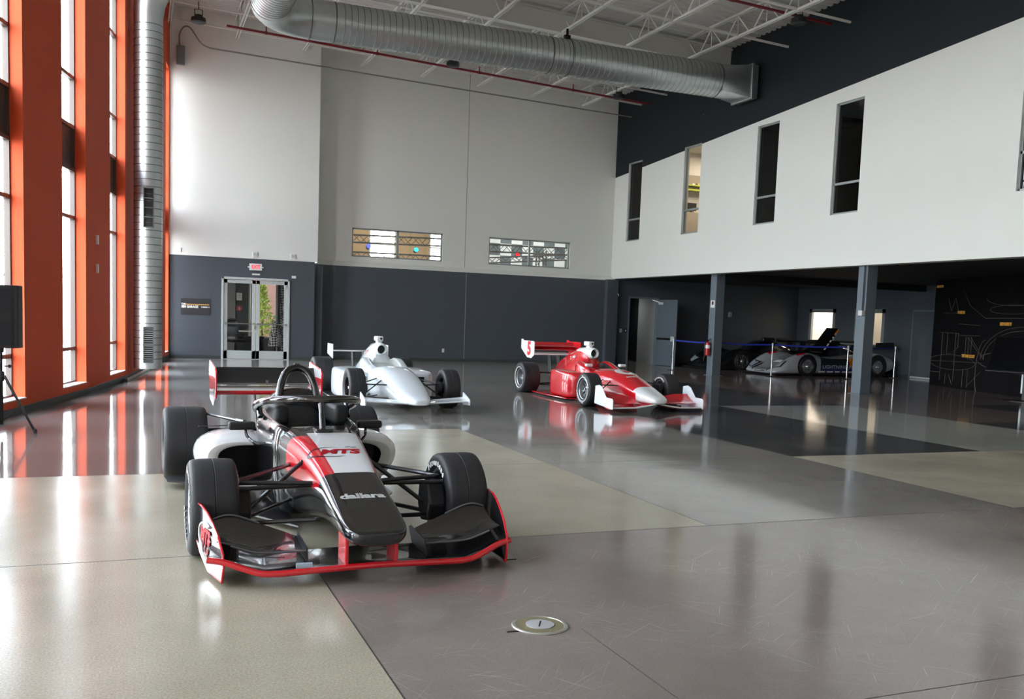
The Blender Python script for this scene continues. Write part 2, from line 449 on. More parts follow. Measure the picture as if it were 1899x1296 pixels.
for x0, x1, z0, z1 in BW:
    for a, b, c, d in (((x0, z0), (x1, z0), 0, 0), ((x0, z1), (x1, z1), 0, 0), ((x0, z0), (x0, z1), 0, 0), ((x1, z0), (x1, z1), 0, 0)):
        mb.quad((a[0], YU, a[1]), (b[0], YU, b[1]), (b[0], YU+.22, b[1]), (a[0], YU+.22, a[1]), 0)
struct(mb.build('wall_back', [WHITE, CHAR], smooth=0))
mb = MB(); mb.bx(.9, DOOR[0]-.03, YL-.012, YL, 0, .1); mb.bx(DOOR[1]+.03, 5.33, YL-.012, YL, 0, .1)
mb.bx(5.33, 17.15, YB-.012, YB, 0, .1); mb.bx(18.5, 25, YB-.012, YB, 0, .1)
struct(mb.build('baseboard_back', BASEB, smooth=0))
mb = MB(); mb.bx(10.69, 10.71, YU-.004, YU+.001, 3.3, 10.6); mb.bx(10.69, 10.71, YB-.004, YB+.001, .1, 3.1)
struct(mb.build('trim_2', mat('seam_grey', rgb(150, 150, 145), .6, noise=.05), smooth=0))
mb = MB(); mb.bx(16.14, 16.6, YB-.22, YB, 0, 3.14); struct(mb.build('trim_3', CHAR, smooth=0, bevel=.01))
for k, (x0, x1, z0, z1) in enumerate(BW):
    mb = MB(); t = .05; y0, y1 = YU+.06, YU+.13
    mb.bx(x0, x1, y0, y1, z0, z0+t); mb.bx(x0, x1, y0, y1, z1-t, z1); mb.bx(x0, x0+t, y0, y1, z0, z1); mb.bx(x1-t, x1, y0, y1, z0, z1)
    mb.bx((x0+x1)/2-.03, (x0+x1)/2+.03, y0, y1, z0, z1)
    o = struct(mb.build('window_%d' % (20+k), GREYFR, smooth=0))
    q = MB(); q.quad((x0, y0+.03, z0), (x1, y0+.03, z0), (x1, y0+.03, z1), (x0, y0+.03, z1)); q.build('window_pane', GLASS, o, smooth=0)

# ------------------------------------------------------------------ right wall with slanted paint line
XR, ZB = 16.5, 3.18
def pz(y): return 6.9+(31.32-y)*.0615


RW = [(29.35, 30.31), (25.62, 26.60), (21.78, 22.75), (18.52, 19.51), (13.06, 14.03), (9.7, 10.67), (6.3, 7.27), (2.9, 3.87)]
W0, W1 = 4.50, 7.29
mb = MB(); ys = sorted({-12., 31.32, *[a for w_ in RW for a in w_]})
for a, b in zip(ys, ys[1:]):
    hole = any(w_[0]-.01 < a and b < w_[1]+.01 for w_ in RW)
    def Q(z0a, z0b, z1a, z1b, mi): mb.quad((XR, a, z0a), (XR, b, z0b), (XR, b, z1b), (XR, a, z1a), mi)
    if not hole:
        Q(ZB, ZB, pz(a), pz(b), 0); Q(pz(a), pz(b), 10.2, 10.2, 1)
    else:
        Q(ZB, ZB, W0, W0, 0)
        if pz(a) > W1: Q(W1, W1, pz(a), max(pz(b), W1), 0); Q(pz(a), max(pz(b), W1), 10.2, 10.2, 1)
        else: Q(W1, W1, 10.2, 10.2, 1)
        for y in (a, b): mb.quad((XR, y, W0), (XR+.2, y, W0), (XR+.2, y, W1), (XR, y, W1), 0)
        for z in (W0, W1): mb.quad((XR, a, z), (XR, b, z), (XR+.2, b, z), (XR+.2, a, z), 0)
mb.quad((XR, -12, ZB), (XR, 31.1, ZB), (XR+.35, 31.1, ZB), (XR+.35, -12, ZB), 0)
struct(mb.build('wall_right', [WHITE, mat('charcoal_paint_darkened', rgb(25, 31, 35), .65, spec=.3, noise=.05, nscale=1.2)], smooth=0))  # upper part is the charcoal paint, its colour darkened for the dimmer light there
for k, (a, b) in enumerate(RW):
    mb = MB(); x0, x1 = XR+.05, XR+.12; t = .045
    mb.bx(x0, x1, a, a+t, W0, W1); mb.bx(x0, x1, b-t, b, W0, W1); mb.bx(x0, x1, a, b, W0, W0+t); mb.bx(x0, x1, a, b, W1-t, W1); mb.bx(x0, x1, a, b, 5.24, 5.30)
    o = struct(mb.build('window_%d' % (30+k), GREYFR, smooth=0))
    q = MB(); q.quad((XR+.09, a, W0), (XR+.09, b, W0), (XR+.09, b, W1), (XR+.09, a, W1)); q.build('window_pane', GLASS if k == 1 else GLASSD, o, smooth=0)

# offices behind the upper windows
OFFD = mat('dim_office_wall', rgb(34, 36, 40), .8, noise=.05, nscale=2)  # dark wall colour stands in for the shade of unlit offices
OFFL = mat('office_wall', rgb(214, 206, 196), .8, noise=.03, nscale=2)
mb = MB()
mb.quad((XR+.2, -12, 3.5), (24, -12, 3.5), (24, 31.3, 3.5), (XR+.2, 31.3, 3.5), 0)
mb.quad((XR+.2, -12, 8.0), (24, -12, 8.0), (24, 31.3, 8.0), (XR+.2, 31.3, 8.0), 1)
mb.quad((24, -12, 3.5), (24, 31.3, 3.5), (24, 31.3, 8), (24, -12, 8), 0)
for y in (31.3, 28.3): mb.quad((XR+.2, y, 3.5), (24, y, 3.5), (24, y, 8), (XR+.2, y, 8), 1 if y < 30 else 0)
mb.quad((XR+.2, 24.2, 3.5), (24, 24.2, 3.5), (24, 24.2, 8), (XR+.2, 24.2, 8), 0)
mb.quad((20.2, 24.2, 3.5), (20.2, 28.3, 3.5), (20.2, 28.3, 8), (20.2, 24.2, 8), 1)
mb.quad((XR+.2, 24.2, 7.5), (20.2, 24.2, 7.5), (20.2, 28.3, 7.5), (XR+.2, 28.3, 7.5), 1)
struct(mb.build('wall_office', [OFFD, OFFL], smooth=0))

# ------------------------------------------------------------------ exhibit bay under the mezzanine
XE = 25.
EW = [(28.86, 30.36, .95, 2.38), (26.28, 27.8, .95, 2.38)]
mb = MB()
wall_holes(mb, 22.2, 31.1, 0, 3.3, EW, lambda u, z: (XE, u, z), 0)
for y0, y1, z0, z1 in EW:
    for y in (y0, y1): mb.quad((XE, y, z0), (XE+.15, y, z0), (XE+.15, y, z1), (XE, y, z1), 1)
    for z in (z0, z1): mb.quad((XE, y0, z), (XE, y1, z), (XE+.15, y1, z), (XE+.15, y0, z), 1)
struct(mb.build('wall_exhibit', [CHAR, GREYFR], smooth=0))
mb = MB(); mb.bx(XE-.012, XE, 22.3, 31.1, 0, .1); struct(mb.build('baseboard_exhibit', BASEB, smooth=0))
for k, (y0, y1, z0, z1) in enumerate(EW):
    mb = MB(); t = .14; x0, x1 = XE-.02, XE+.08
    mb.bx(x0, x1, y0, y0+t, z0, z1); mb.bx(x0, x1, y1-t, y1, z0, z1); mb.bx(x0, x1, y0, y1, z1-t, z1); mb.bx(x0, x1, y0, y1, z0, z0+t)
    o = struct(mb.build('window_%d' % (40+k), GREYFR, smooth=0))
    q = MB(); q.quad((XE+.03, y0, z0), (XE+.03, y1, z0), (XE+.03, y1, z1), (XE+.03, y0, z1)); q.build('window_pane', GLASS, o, smooth=0)
GA, GB = Vector((22.75, 21.9)), Vector((18.0, 7.4))
PANEL = mat('black_graphic_panel', rgb(17, 16, 18), .28, noise=.15, nscale=2)
mb = MB()
mb.quad((GA.x, GA.y, 0), (GB.x, GB.y, 0), (GB.x, GB.y, 3.3), (GA.x, GA.y, 3.3))
mb.quad((GA.x, GA.y, 0), (25.2, 22.25, 0), (25.2, 22.25, 3.3), (GA.x, GA.y, 3.3))
struct(mb.build('wall_graphic', PANEL, smooth=0))
mb = MB()
mb.quad((XR+.35, -12, 3.2), (25.2, -12, 3.2), (25.2, 31.1, 3.2), (XR+.35, 31.1, 3.2))
mb.bx(XR+.02, XR+.35, -12, 31.1, 3.19, 3.5)
mb.bx(XR+.35, 25, 24.48, 24.72, 2.98, 3.2)
struct(mb.build('ceiling_mezzanine', mat('black_ceiling', rgb(17, 18, 19), .7, noise=.1, nscale=3), smooth=0))

# ------------------------------------------------------------------ roof deck
fac = [(.98, 31.4)]+[(q_[0], q_[1]) for l_, r_ in wins for q_ in (r_, l_)]+[(-14, -14)]
def facx(y):
    for (xa, ya), (xb, yb) in zip(fac, fac[1:]):
        if yb <= y <= ya: return xa+(xb-xa)*(ya-y)/(ya-yb)-.3
    return -14.


mb = MB(); y = -13.; pts = []
while y < 31.3:
    pts += [(y, 0), (y+.085, 0), (y+.115, .055), (y+.20, .055)]; y += .23
for (y0, h0), (y1, h1) in zip(pts, pts[1:]):
    a, b = facx(y0), facx(y1)
    mb.quad((a, y0, deckz(a)+h0), (16.5, y0, deckz(16.5)+h0), (16.5, y1, deckz(16.5)+h1), (b, y1, deckz(b)+h1))
struct(mb.build('ceiling', DECK, smooth=0, recalc=False))
# wall far behind the camera, with its own glazing
mb = MB(); wall_holes(mb, -14, 26, 0, 10.8, [], lambda u, z: (u, -12, z))
struct(mb.build('wall_front', WHITE, smooth=0))
# paved ground outside the facade
mb = MB(); mb.quad((-70, -60, -.12), (-1.6, -60, -.12), (-1.6, 13, -.12), (-70, 13, -.12)); mb.quad((-70, 13, -.12), (-.2, 13, -.12), (.55, 31, -.12), (-70, 31, -.12)); mb.quad((-70, 31, -.12), (30, 39, -.12), (30, 70, -.12), (-70, 70, -.12))
struct(mb.build('floor_outside', mat('pale_paving', rgb(170, 168, 160), .8, noise=.1, nscale=1), smooth=0))
mb = MB(); mb.quad((18, 7.4, 0), (18, -12, 0), (18, -12, 3.3), (18, 7.4, 3.3)); struct(mb.build('wall_side', CHAR, smooth=0))

# ------------------------------------------------------------------ roof steel
def joist(x, label):
    zt = deckz(x)-.03; zb = zt-.58; y0, y1 = -12.5, 31.0
    o = thing('roof_joist', label, 'roof joist', (x, y1, zb), 0, 'white open web roof joists')
    L = y0-y1
    q = MB()
    for s in (-1, 1): q.bx(s*.035-.014, s*.035+.014, L, 0, -.03, .03)
    q.build('bottom_chord', STEELW, o, smooth=0)
    q = MB()
    for s in (-1, 1): q.bx(s*.045-.018, s*.045+.018, L, .3, .54, .6)
    q.build('top_chord', STEELW, o, smooth=0)
    q = MB(); y = 0.; up = False; st = .62
    while y > L+1:
        a = (0, y, .02); b = (0, y-st, .56)
        q.bar((0, y-.1, .02), b, .022, .03); q.bar((0, y-2*st+.1, .02), b, .022, .03)
        q.bar((0, y-st-.02, .56), (0, y-st-.02, .02), .018, .018)
        y -= 2*st
    q.build('web', STEELW, o, smooth=0)
    return o


for k, x in enumerate((-5.2, -3.2, -1.2, .9, 2.84, 4.86, 6.86, 8.87, 10.87, 12.88, 14.9)):
    w_ = ['eleventh', 'tenth', 'ninth', 'eighth', 'seventh', 'sixth', 'fifth', 'fourth', 'third', 'second', 'first'][k]
    joist(x, 'white steel open web roof joist, %s counted from the dark upper wall' % w_)

def sloped_beam(name, label, cat, y, dz, w_, h_, m_, x0=1.0, x1=16.4, group=None):
    q = MB(); q.bar((x0, y, deckz(x0)+dz), (x1, y, deckz(x1)+dz), w_, h_)
    return tag(q.build(name, m_, smooth=0), label, cat, group)


for nm, y in (('beyond the silver duct', 24.15), ('above the first floor windows nearest the camera', 14.0)):
    o = thing('roof_girder', 'deep white steel girder carrying the joists, %s' % nm, 'girder', (16.3, y, deckz(16.3)-.62), 0)
    q = MB(); a, b = Vector((-24, 0, 24*.042)), Vector((.1, 0, 0))
    q.bar(a+Vector((0, 0, .0)), b, .2, .03); q.bar(a+Vector((0, 0, .52)), b+Vector((0, 0, .52)), .2, .03); q.build('flange', STEELW, o, smooth=0)
    q = MB(); q.bar(a+Vector((0, 0, .26)), b+Vector((0, 0, .26)), .02, .5); q.build('web', STEELW, o, smooth=0)
for k, (y, dz) in enumerate(((29.6, -.6), (27.9, -.6), (26.2, -.08), (21.6, -.6), (19.2, -.6), (17.0, -.6), (20.4, -.08))):
    sloped_beam('bridging_bar', 'white bridging angle crossing the roof joists at right angles', 'bridging bar', y, dz, .05, .05, STEELW, x1=16.9-.3, group='bridging angles between the roof joists')

def pipe_thing(name, label, cat, y, dz, r, m_, x0, x1, heads):
    o = thing(name, label, cat, (x0, y, deckz(x0)+dz))
    q = MB(); q.tube([(0, 0, 0), (x1-x0, 0, deckz(x1)-deckz(x0))], r, 10); q.build('pipe', m_, o)
    x = x0+1.1
    while heads and x < x1-.5:
        q = MB(); z = deckz(x)-deckz(x0)
        q.tube([(x-x0, 0, z), (x-x0, 0, z+.16)], r*.55, 8); q.lathe([(.0, z+.16), (.03, z+.165), (.03, z+.175), (0, z+.18)], 10, Matrix.Translation((x-x0, 0, 0)))
        q.lathe([(r*1.35, 0), (r*1.35, .08)], 10, Matrix.Translation((x-x0-.04, 0, z)) @ Matrix.Rotation(PI/2, 4, 'Y'))
        q.build('sprinkler_head', m_, o); x += 3.3


pipe_thing('sprinkler_pipe', 'thin red sprinkler pipe running high along the back wall', 'pipe', 28.7, -.78, .034, REDP, 2.4, 16.3, True)
pipe_thing('sprinkler_pipe', 'thin red sprinkler pipe above the duct end, nearer the camera', 'pipe', 19.8, -.5, .034, REDP, 9, 16.4, True)
o = thing('electrical_conduit', 'grey conduit looping from a wall box along the back wall top', 'conduit', (1.2, 30.1, 9.3))
q = MB(); q.tube(catmull([(0, .2, .0), (0, .18, .35), (.12, .1, .55), (.3, 0, .5), (.6, 0, .1), (.9, 0, 0)], 5)+[Vector((15.2, 0, -.42))], .022, 8); q.build('pipe', CONDUIT, o)
q = MB(); q.bx(-.1, .14, .1, .24, -.55, 0); q.build('junction_box', mat('grey_box', rgb(120, 126, 128), .4, metal=.3, noise=.05), o, smooth=0, bevel=.01)

# ------------------------------------------------------------------ ducts
def spiral(mb, pts, r, seg=40, mi=0):
    mb.tube(pts, r, seg, caps=False, mi=mi)


def seam_rings(mb, a, b, r, step, mi=0, n=40):
    a = Vector(a); b = Vector(b); d = b-a; k = int(d.length/step); t = d.normalized()
    M = frame(a, t.cross(Vector((.3, .5, .8))), t.cross(t.cross(Vector((.3, .5, .8)))))
    if M.col[2].xyz.dot(t) < 0: M = M @ Matrix.Diagonal((1, 1, -1, 1))
    for i in range(1, k):
        z = i*step
        mb.lathe([(r, z-.008), (r+.007, z-.003), (r+.007, z+.003), (r, z+.008)], n, M, mi, caps=False)


ZD, YD, RDU = 8.52, 23.2, .465
o = thing('air_duct', 'long horizontal spiral galvanized duct hanging below the roof joists', 'duct', (16.45, YD, ZD))
q = MB(); q.tube([(-12.6, 0, 0), (-1.15, 0, 0)], RDU, 48, caps=False); q.build('duct_run', GALV, o)
q = MB(); seam_rings(q, (-12.0, 0, 0), (-1.15, 0, 0), RDU, .155, n=48); q.build('spiral_seam', GALVS, o)
q = MB()
arc = [(-12.62-1.02*math.sin(t*PI/10), -1.02+1.02*math.cos(t*PI/10), 0) for t in range(6)]
q.tube(arc, RDU+.004, 48, caps=False); q.build('elbow', GALV, o, smooth=25)
q = MB()
q.tube([(-13.64, -1.02, 0), (-13.64, -9, 0)], RDU, 48, caps=False); q.build('return_run', GALV, o)
q = MB(); seam_rings(q, (-13.64, -1.05, 0), (-13.64, -9, 0), RDU, .155, n=48); q.build('spiral_seam', GALVS, o)
for xx in (-12.62, -12.05, -6.4, -1.2):
    q = MB(); q.lathe([(RDU, -.018), (RDU+.012, -.015), (RDU+.012, .015), (RDU, .018)], 48, Matrix.Translation((xx, 0, 0)) @ Matrix.Rotation(PI/2, 4, 'Y'), caps=False); q.build('collar', GALVS, o)
q = MB()  # round to square transition onto the wall flange
n = 48; ring = []; sq = []
for j in range(n):
    a = 2*PI*j/n; c, s_ = math.cos(a), math.sin(a); k = .46/max(abs(c), abs(s_))
    ring.append(Vector((-1.15, RDU*c, RDU*s_))); sq.append(Vector((-.25, k*c, k*s_)))
q.loft([ring, [(a+b)/2 for a, b in zip(ring, sq)], sq]); q.bx(-.25, -.05, -.46, .46, -.46, .46); q.bx(-.27, -.2, -.5, .5, -.5, .5); q.build('square_transition', GALV, o, smooth=20)
q = MB(); q.tube([(-5.85, (RDU+.006)*math.cos(a*PI/12), (RDU+.006)*math.sin(a*PI/12)) for a in range(24)], .012, 4, closed=True); q.bx(-5.93, -5.77, -.05, .05, RDU, RDU+.12); q.bx(-5.88, -5.82, -.02, .02, RDU+.1, .75); q.build('hanger', BLACKM, o, smooth=0)

RV = .286
o = thing('air_duct', 'upright spiral galvanized duct standing by the orange window wall', 'duct', (.235, 21.42, 0))
q = MB(); q.tube([(0, 0, .24), (0, 0, 7.65)], RV, 40, caps=True); q.build('duct_run', GALV, o)
q = MB(); seam_rings(q, (0, 0, .3), (0, 0, 7.6), RV, .15, n=40); q.build('spiral_seam', GALVS, o)
q = MB(); q.tube([(0, 0, 7.6), (.03, 0, 7.85), (.14, 0, 8.12), (.36, 0, 8.36), (.66, 0, 8.5), (.95, 0, 8.55), (1.6, 0, 8.55)], [RV+.01, RV+.02, RV+.03, RV+.03, RV+.03, RV+.03, RV+.03], 40, caps=False); q.build('elbow', GALV, o, smooth=25)

def vent(parent, z0, z1, nsl, label):
    # the grille faces the room; frame + slats + dark opening
    a = math.atan2(-.98, -.1)+.12; ca, sa = math.cos(a), math.sin(a)
    M = frame((ca*(RV+.0), sa*(RV+.0), 0), (-sa, ca, 0), (0, 0, 1)); hw = .105
    q = MB(); t = .02
    for x0, x1, y0, y1 in ((-hw, hw, z0, z0+t), (-hw, hw, z1-t, z1), (-hw, -hw+t, z0, z1), (hw-t, hw, z0, z1), (-hw, hw, (z0+z1)/2-.01, (z0+z1)/2+.01)): q.bx(x0, x1, y0, y1, -.06, .03, M=M)
    f = q.build('grille_frame', GALVS, parent, smooth=0)
    q = MB(); q.bx(-hw+t, hw-t, z0+t, z1-t, -.02, .0, M=M); q.build('grille_opening', mat('vent_dark', rgb(26, 24, 26), .6, noise=.2), f, smooth=0)
    for i in range(nsl):
        q = MB(); z = z0+t+(z1-z0-2*t)*(i+.5)/nsl; q.bx(-hw+t, hw-t, z-.006, z+.006, -.0, .02, M=M)
        q.build('slat', GALV, f, smooth=0)


vent(o, 3.2, 4.02, 2, ''); vent(o, .37, 1.13, 16, '')

# ------------------------------------------------------------------ high bay lamps
LAMPE = mat('lamp_diffuser', rgb(220, 220, 215), .5, noise=.02, emit=(1, .97, .9, 1), estr=.25)
def lamp(x, y, z, label):
    o = thing('high_bay_lamp', label, 'lamp', (x, y, z), 0, 'round black high bay lamps')
    q = MB(); q.lathe([(.06, .2), (.10, .19), (.12, .13), (.19, .11), (.20, .0), (.17, -.02)], 24); q.build('lamp_body', BLACKP, o)
    q = MB(); q.lathe([(.0, -.018), (.17, -.015), (.17, -.005)], 24); q.build('diffuser', LAMPE, o)
    q = MB(); q.bar((-.1, 0, .15), (-.1, 0, .34), .02, .01); q.bar((.1, 0, .15), (.1, 0, .34), .02, .01); q.bar((-.1, 0, .34), (.1, 0, .34), .02, .01)
    q.tube([(0, 0, .34), (0, 0, deckz(x)-.55-z)], .012, 6); q.build('bracket', BLACKM, o)
    return o


lamp(1.58, 27.75, 9.35, 'round black high bay lamp at the top left by the orange wall')
lamp(8.86, 27.6, 9.1, 'round black high bay lamp below the middle of the silver duct')
lamp(15.05, 19.35, 9.02, 'round black high bay lamp high at the right before the dark wall')
lamp(14.9, 28.3, 9.0, 'round black high bay lamp in the far corner below the duct end')
lamp(8.9, 19.35, 9.2, 'round black high bay lamp above the silver duct, nearer the camera')

# ------------------------------------------------------------------ columns
def column(x, y, label):
    o = thing('steel_column', label, 'column', (x, y, 0)); a = .16
    q = MB(); q.bx(-a, a, -a, a, 0, 3.2); q.build('shaft', STEELC, o, smooth=0, bevel=.012)
    q = MB(); q.bx(-a-.05, a+.05, -a-.05, a+.05, 0, .012); q.build('base_plate', STEELC, o, smooth=0)
    return o


c1 = column(17.02, 25.1, 'square slate grey steel column with a fire extinguisher hung on it')
c2 = column(16.86, 18.4, 'square slate grey steel column in front of the silver race car')
q = MB(); q.bx(-.22, -.165, -.1, .0, 2.05, 3.2); q.build('conduit_cover', STEELC, c2, smooth=0)
q = MB(); q.bx(-.26, -.16, -.16, -.02, 1.95, 2.08); q.build('junction_box', ALU, c2, smooth=0, bevel=.008)
# extinguisher
RED = mat('signal_red', rgb(190, 22, 30), .3, coat=.4, noise=.04, nscale=8)
o = thing('fire_extinguisher', 'red fire extinguisher with black hose hung on the grey column', 'fire extinguisher', (16.75, 25.08, .62))
q = MB(); q.lathe([(.05, 0), (.075, .015), (.08, .05), (.08, .34), (.07, .4), (.03, .44), (.025, .46)], 20); q.build('cylinder', RED, o)
q = MB(); q.lathe([(.0815, .24), (.0815, .34)], 20, caps=False); q.build('paper_label', WHITEP, o)
q = MB(); q.bx(-.03, .03, -.02, .02, .46, .5); q.bar((-.02, 0, .5), (.1, 0, .54), .025, .012); q.bar((-.02, 0, .49), (.09, 0, .49), .025, .012); q.build('valve_handle', BLACKM, o, smooth=0)
q = MB(); q.tube(catmull([(-.03, 0, .48), (-.1, 0, .42), (-.115, 0, .2), (-.11, 0, .02), (-.12, .02, -.16)], 5), .012, 8); q.build('hose', BLACKP, o)
o = thing('extinguisher_sign', 'small white and red extinguisher sign on the grey column', 'sign', (16.857, 25.08, 2.14))
q = MB(); q.bx(-.006, 0, -.11, .11, 0, .23); q.build('panel', WHITEP, o, smooth=0)
q = MB(); q.bx(-.008, -.005, -.045, .045, .09, .2); q.build('symbol', mat('sign_dark', rgb(60, 24, 26), .5, noise=.1), o, smooth=0)

# ------------------------------------------------------------------ double glass door in the back wall
DX0, DX1, DH = DOOR[0], DOOR[1], DOOR[3]
o = thing('door_1', None, None, ((DX0+DX1)/2, YL, 0)); o['kind'] = 'structure'
hw = (DX1-DX0)/2
q = MB()
for s in (-1, 1): q.bx(min(s*hw, s*(hw-.06)), max(s*hw, s*(hw-.06)), -.04, .1, 0, DH)
q.bx(-hw, hw, -.04, .1, DH-.07, DH); q.build('door_frame', ALU, o, smooth=0, bevel=.005)
q = MB(); q.bx(-hw, hw, -.02, .1, 0, .012); q.build('threshold', ALU, o, smooth=0)
for s in (-1, 1):
    x0, x1 = (0.006, hw-.065); st = .11
    def sx(a, b): return (min(s*a, s*b), max(s*a, s*b))
    q = MB(); z0, z1 = .02, DH-.08
    q.bx(*sx(x0, x0+st), 0, .045, z0, z1); q.bx(*sx(x1-st, x1), 0, .045, z0, z1); q.bx(*sx(x0, x1), 0, .045, z1-.11, z1); q.bx(*sx(x0, x1), 0, .045, z0, .27)
    lf = q.build('door_leaf', ALU, o, smooth=0, bevel=.004)
    q = MB(); q.quad((s*(x0+st), .02, .27), (s*(x1-st), .02, .27), (s*(x1-st), .02, z1-.11), (s*(x0+st), .02, z1-.11)); q.build('glass_panel', GLASS, lf, smooth=0)
    q = MB(); q.tube([(s*(x0+.04), -.06, 1.12), (s*(x1-.03), -.06, 1.12)], .016, 8); q.bx(*sx(x0+.03, x0+.07), -.07, 0, 1.09, 1.15); q.bx(*sx(x1-.06, x1-.02), -.07, 0, 1.09, 1.15); q.build('push_bar', CHROME, lf)
    if s < 0: q = MB(); q.bx(-.05, -.02, -.03, 0, .95, 1.05); q.build('latch', CHROME, lf, smooth=0)
    else: q = MB(); q.bx(hw-.16, hw-.085, -.03, 0, z1-.22, z1-.13); q.build('closer', ALU, lf, smooth=0, bevel=.006)
# exit sign
EXITR = mat('exit_red', rgb(235, 60, 75), .4, noise=.02, emit=rgb(255, 50, 70), estr=1.1)
o = thing('exit_sign', 'white exit sign with red lit letters above the glass doors', 'sign', (3.475, YL, 2.79))
q = MB(); q.bx(-.19, .19, -.06, 0, 0, .21); q.build('housing', WHITEP, o, smooth=0, bevel=.008)
M = frame((0, -.063, .105), (1, 0, 0), (0, 0, 1))
q = MB(); add_text(q, 'EXIT', .155, M, .003, .004, 1.0, .82); q.build('letters', EXITR, o, smooth=0)
for s in (-1, 1):
    q = MB(); q.bx(min(s*.19, s*.24), max(s*.19, s*.24), -.05, -.02, .08, .12); q.build('mounting_arm', WHITEP, o, smooth=0)
def plate(name, label, cat, c, ux, w_, h_, d=.02, m_=None, group=None, extra=None):
    """small wall plate at c, facing away along ux x up"""
    o = thing(name, label, cat, c, 0, group); M = frame((0, 0, 0), ux, (0, 0, 1))
    q = MB(); q.bx(-w_/2, w_/2, -h_/2, h_/2, -.004, d, M=M); q.build('cover_plate', m_ or WHITEP, o, smooth=0, bevel=.004)
    if extra:
        q = MB()
        for (x, y, a, b, mm) in extra: q.bx(x-a/2, x+a/2, y-b/2, y+b/2, d, d+.006, M=M)
        q.build('insert', extra[0][4], o, smooth=0)
    return o


SLOT = mat('grey_insert', rgb(188, 188, 185), .4, noise=.03)
plate('wall_plate', 'small white plate directly below the exit sign', 'wall plate', (3.49, YL, 2.67), (1, 0, 0), .24, .05)
plate('wall_plate', 'small white plate right of the glass door top', 'wall plate', (4.66, YL, 2.64), (1, 0, 0), .13, .08)
plate('wall_box', 'square white box on white wall above the exit sign', 'wall box', (3.45, YL-.03, 3.29), (1, 0, 0), .15, .15, .03, None, None, [(0, 0, .1, .1, SLOT)])
plate('wall_box', 'square white box on the white wall edge, right of the exit sign', 'wall box', (4.62, YL-.03, 3.29), (1, 0, 0), .15, .15, .03, None, None, [(0, 0, .1, .1, SLOT)])
plate('wall_box', 'small white box on the white wall in the far left corner', 'wall box', (1.2, YL-.03, 3.30), (1, 0, 0), .13, .13, .03)
plate('power_outlet', 'white power outlet low on the charcoal wall right of white car', 'outlet', (9.93, YB, .38), (1, 0, 0), .08, .13, .01, None, None, [(0, .03, .04, .035, SLOT), (0, -.03, .04, .035, SLOT)])
plate('power_outlet', 'white power outlet behind the red car air intake', 'outlet', (15.25, YB, .40), (1, 0, 0), .08, .13, .01, None, None, [(0, .03, .04, .035, SLOT), (0, -.03, .04, .035, SLOT)])
plate('light_switch', 'white light switch left of the open grey door', 'switch', (16.88, YB, 1.27), (1, 0, 0), .085, .14, .012, None, None, [(0, 0, .03, .06, SLOT)])
plate('card_reader', 'black card reader with pale square beside the open grey door', 'card reader', (17.08, YB, 1.27), (1, 0, 0), .11, .15, .03, BLACKP, None, [(0, 0, .04, .06, WHITEP)])
d2 = Vector((.215, .977, 0)).normalized()
plate('wall_sensor', 'small white wall sensor on orange pier, upper of two', 'sensor', (-.63, 18.5, 2.72), tuple(-d2), .07, .16, .035)
plate('wall_sensor', 'small white wall sensor on orange pier, lower of two', 'sensor', (-.63, 18.5, 2.21), tuple(-d2), .07, .16, .035)
plate('wall_sensor', 'small white wall sensor on the orange pier beside the upright duct', 'sensor', (.72, 28.85, 2.4), (-.1, -.99, 0), .07, .16, .035)
# wall speaker / camera near the corner
o = thing('security_camera', 'small white camera bracketed high on the charcoal wall by corner', 'camera', (16.58, YB, 2.62))
q = MB(); q.lathe([(.06, 0), (.06, .03), (.02, .05)], 16, Matrix.Rotation(PI/2, 4, 'X')); q.build('mount', WHITEP, o)
q = MB(); q.tube([(0, -.05, 0), (.02, -.12, .0), (0, -.2, -.05)], [.045, .06, .06], 14); q.build('camera_body', WHITEP, o)
# metal channel with bolts running up the orange wall
o = thing('wall_channel', 'narrow brown metal channel running up the orange wall beside duct', 'wall channel', (-.05, 22.3, .1))
M = frame((0, 0, 0), (.117, .993, 0), (0, 0, 1))
CHN = mat('brown_channel', rgb(92, 72, 70), .35, metal=.4, noise=.08, nscale=5)
for z0, z1 in ((0, 2.0), (2.02, 5.0), (5.02, 9.9)):
    q = MB(); q.bx(-.6, .05, z0, z1, -.03, -.012, M=M); q.build('channel_length', CHN, o, smooth=0)
q = MB()
for z in (1.9, 4.6, 8.1): q.lathe([(.0, .03), (.03, .02), (.035, 0)], 12, M @ Matrix.Translation((-.2, z, -.03)) @ Matrix.Rotation(PI, 4, 'X'))
q.build('bolt', CHROME, o)
o = thing('floor_bar', 'thin silver bar with dark end lying at the foot of orange wall', 'bar', (-.21, 21.0, 0))
q = MB(); q.bar((0.02, -.3, .03), (.5, 3.5, .03), .05, .05); q.build('bar_length', ALU, o, smooth=0, bevel=.004)
q = MB(); q.bx(-.03, .05, -.42, -.28, 0, .065); q.build('end_cap', BLACKP, o, smooth=0)

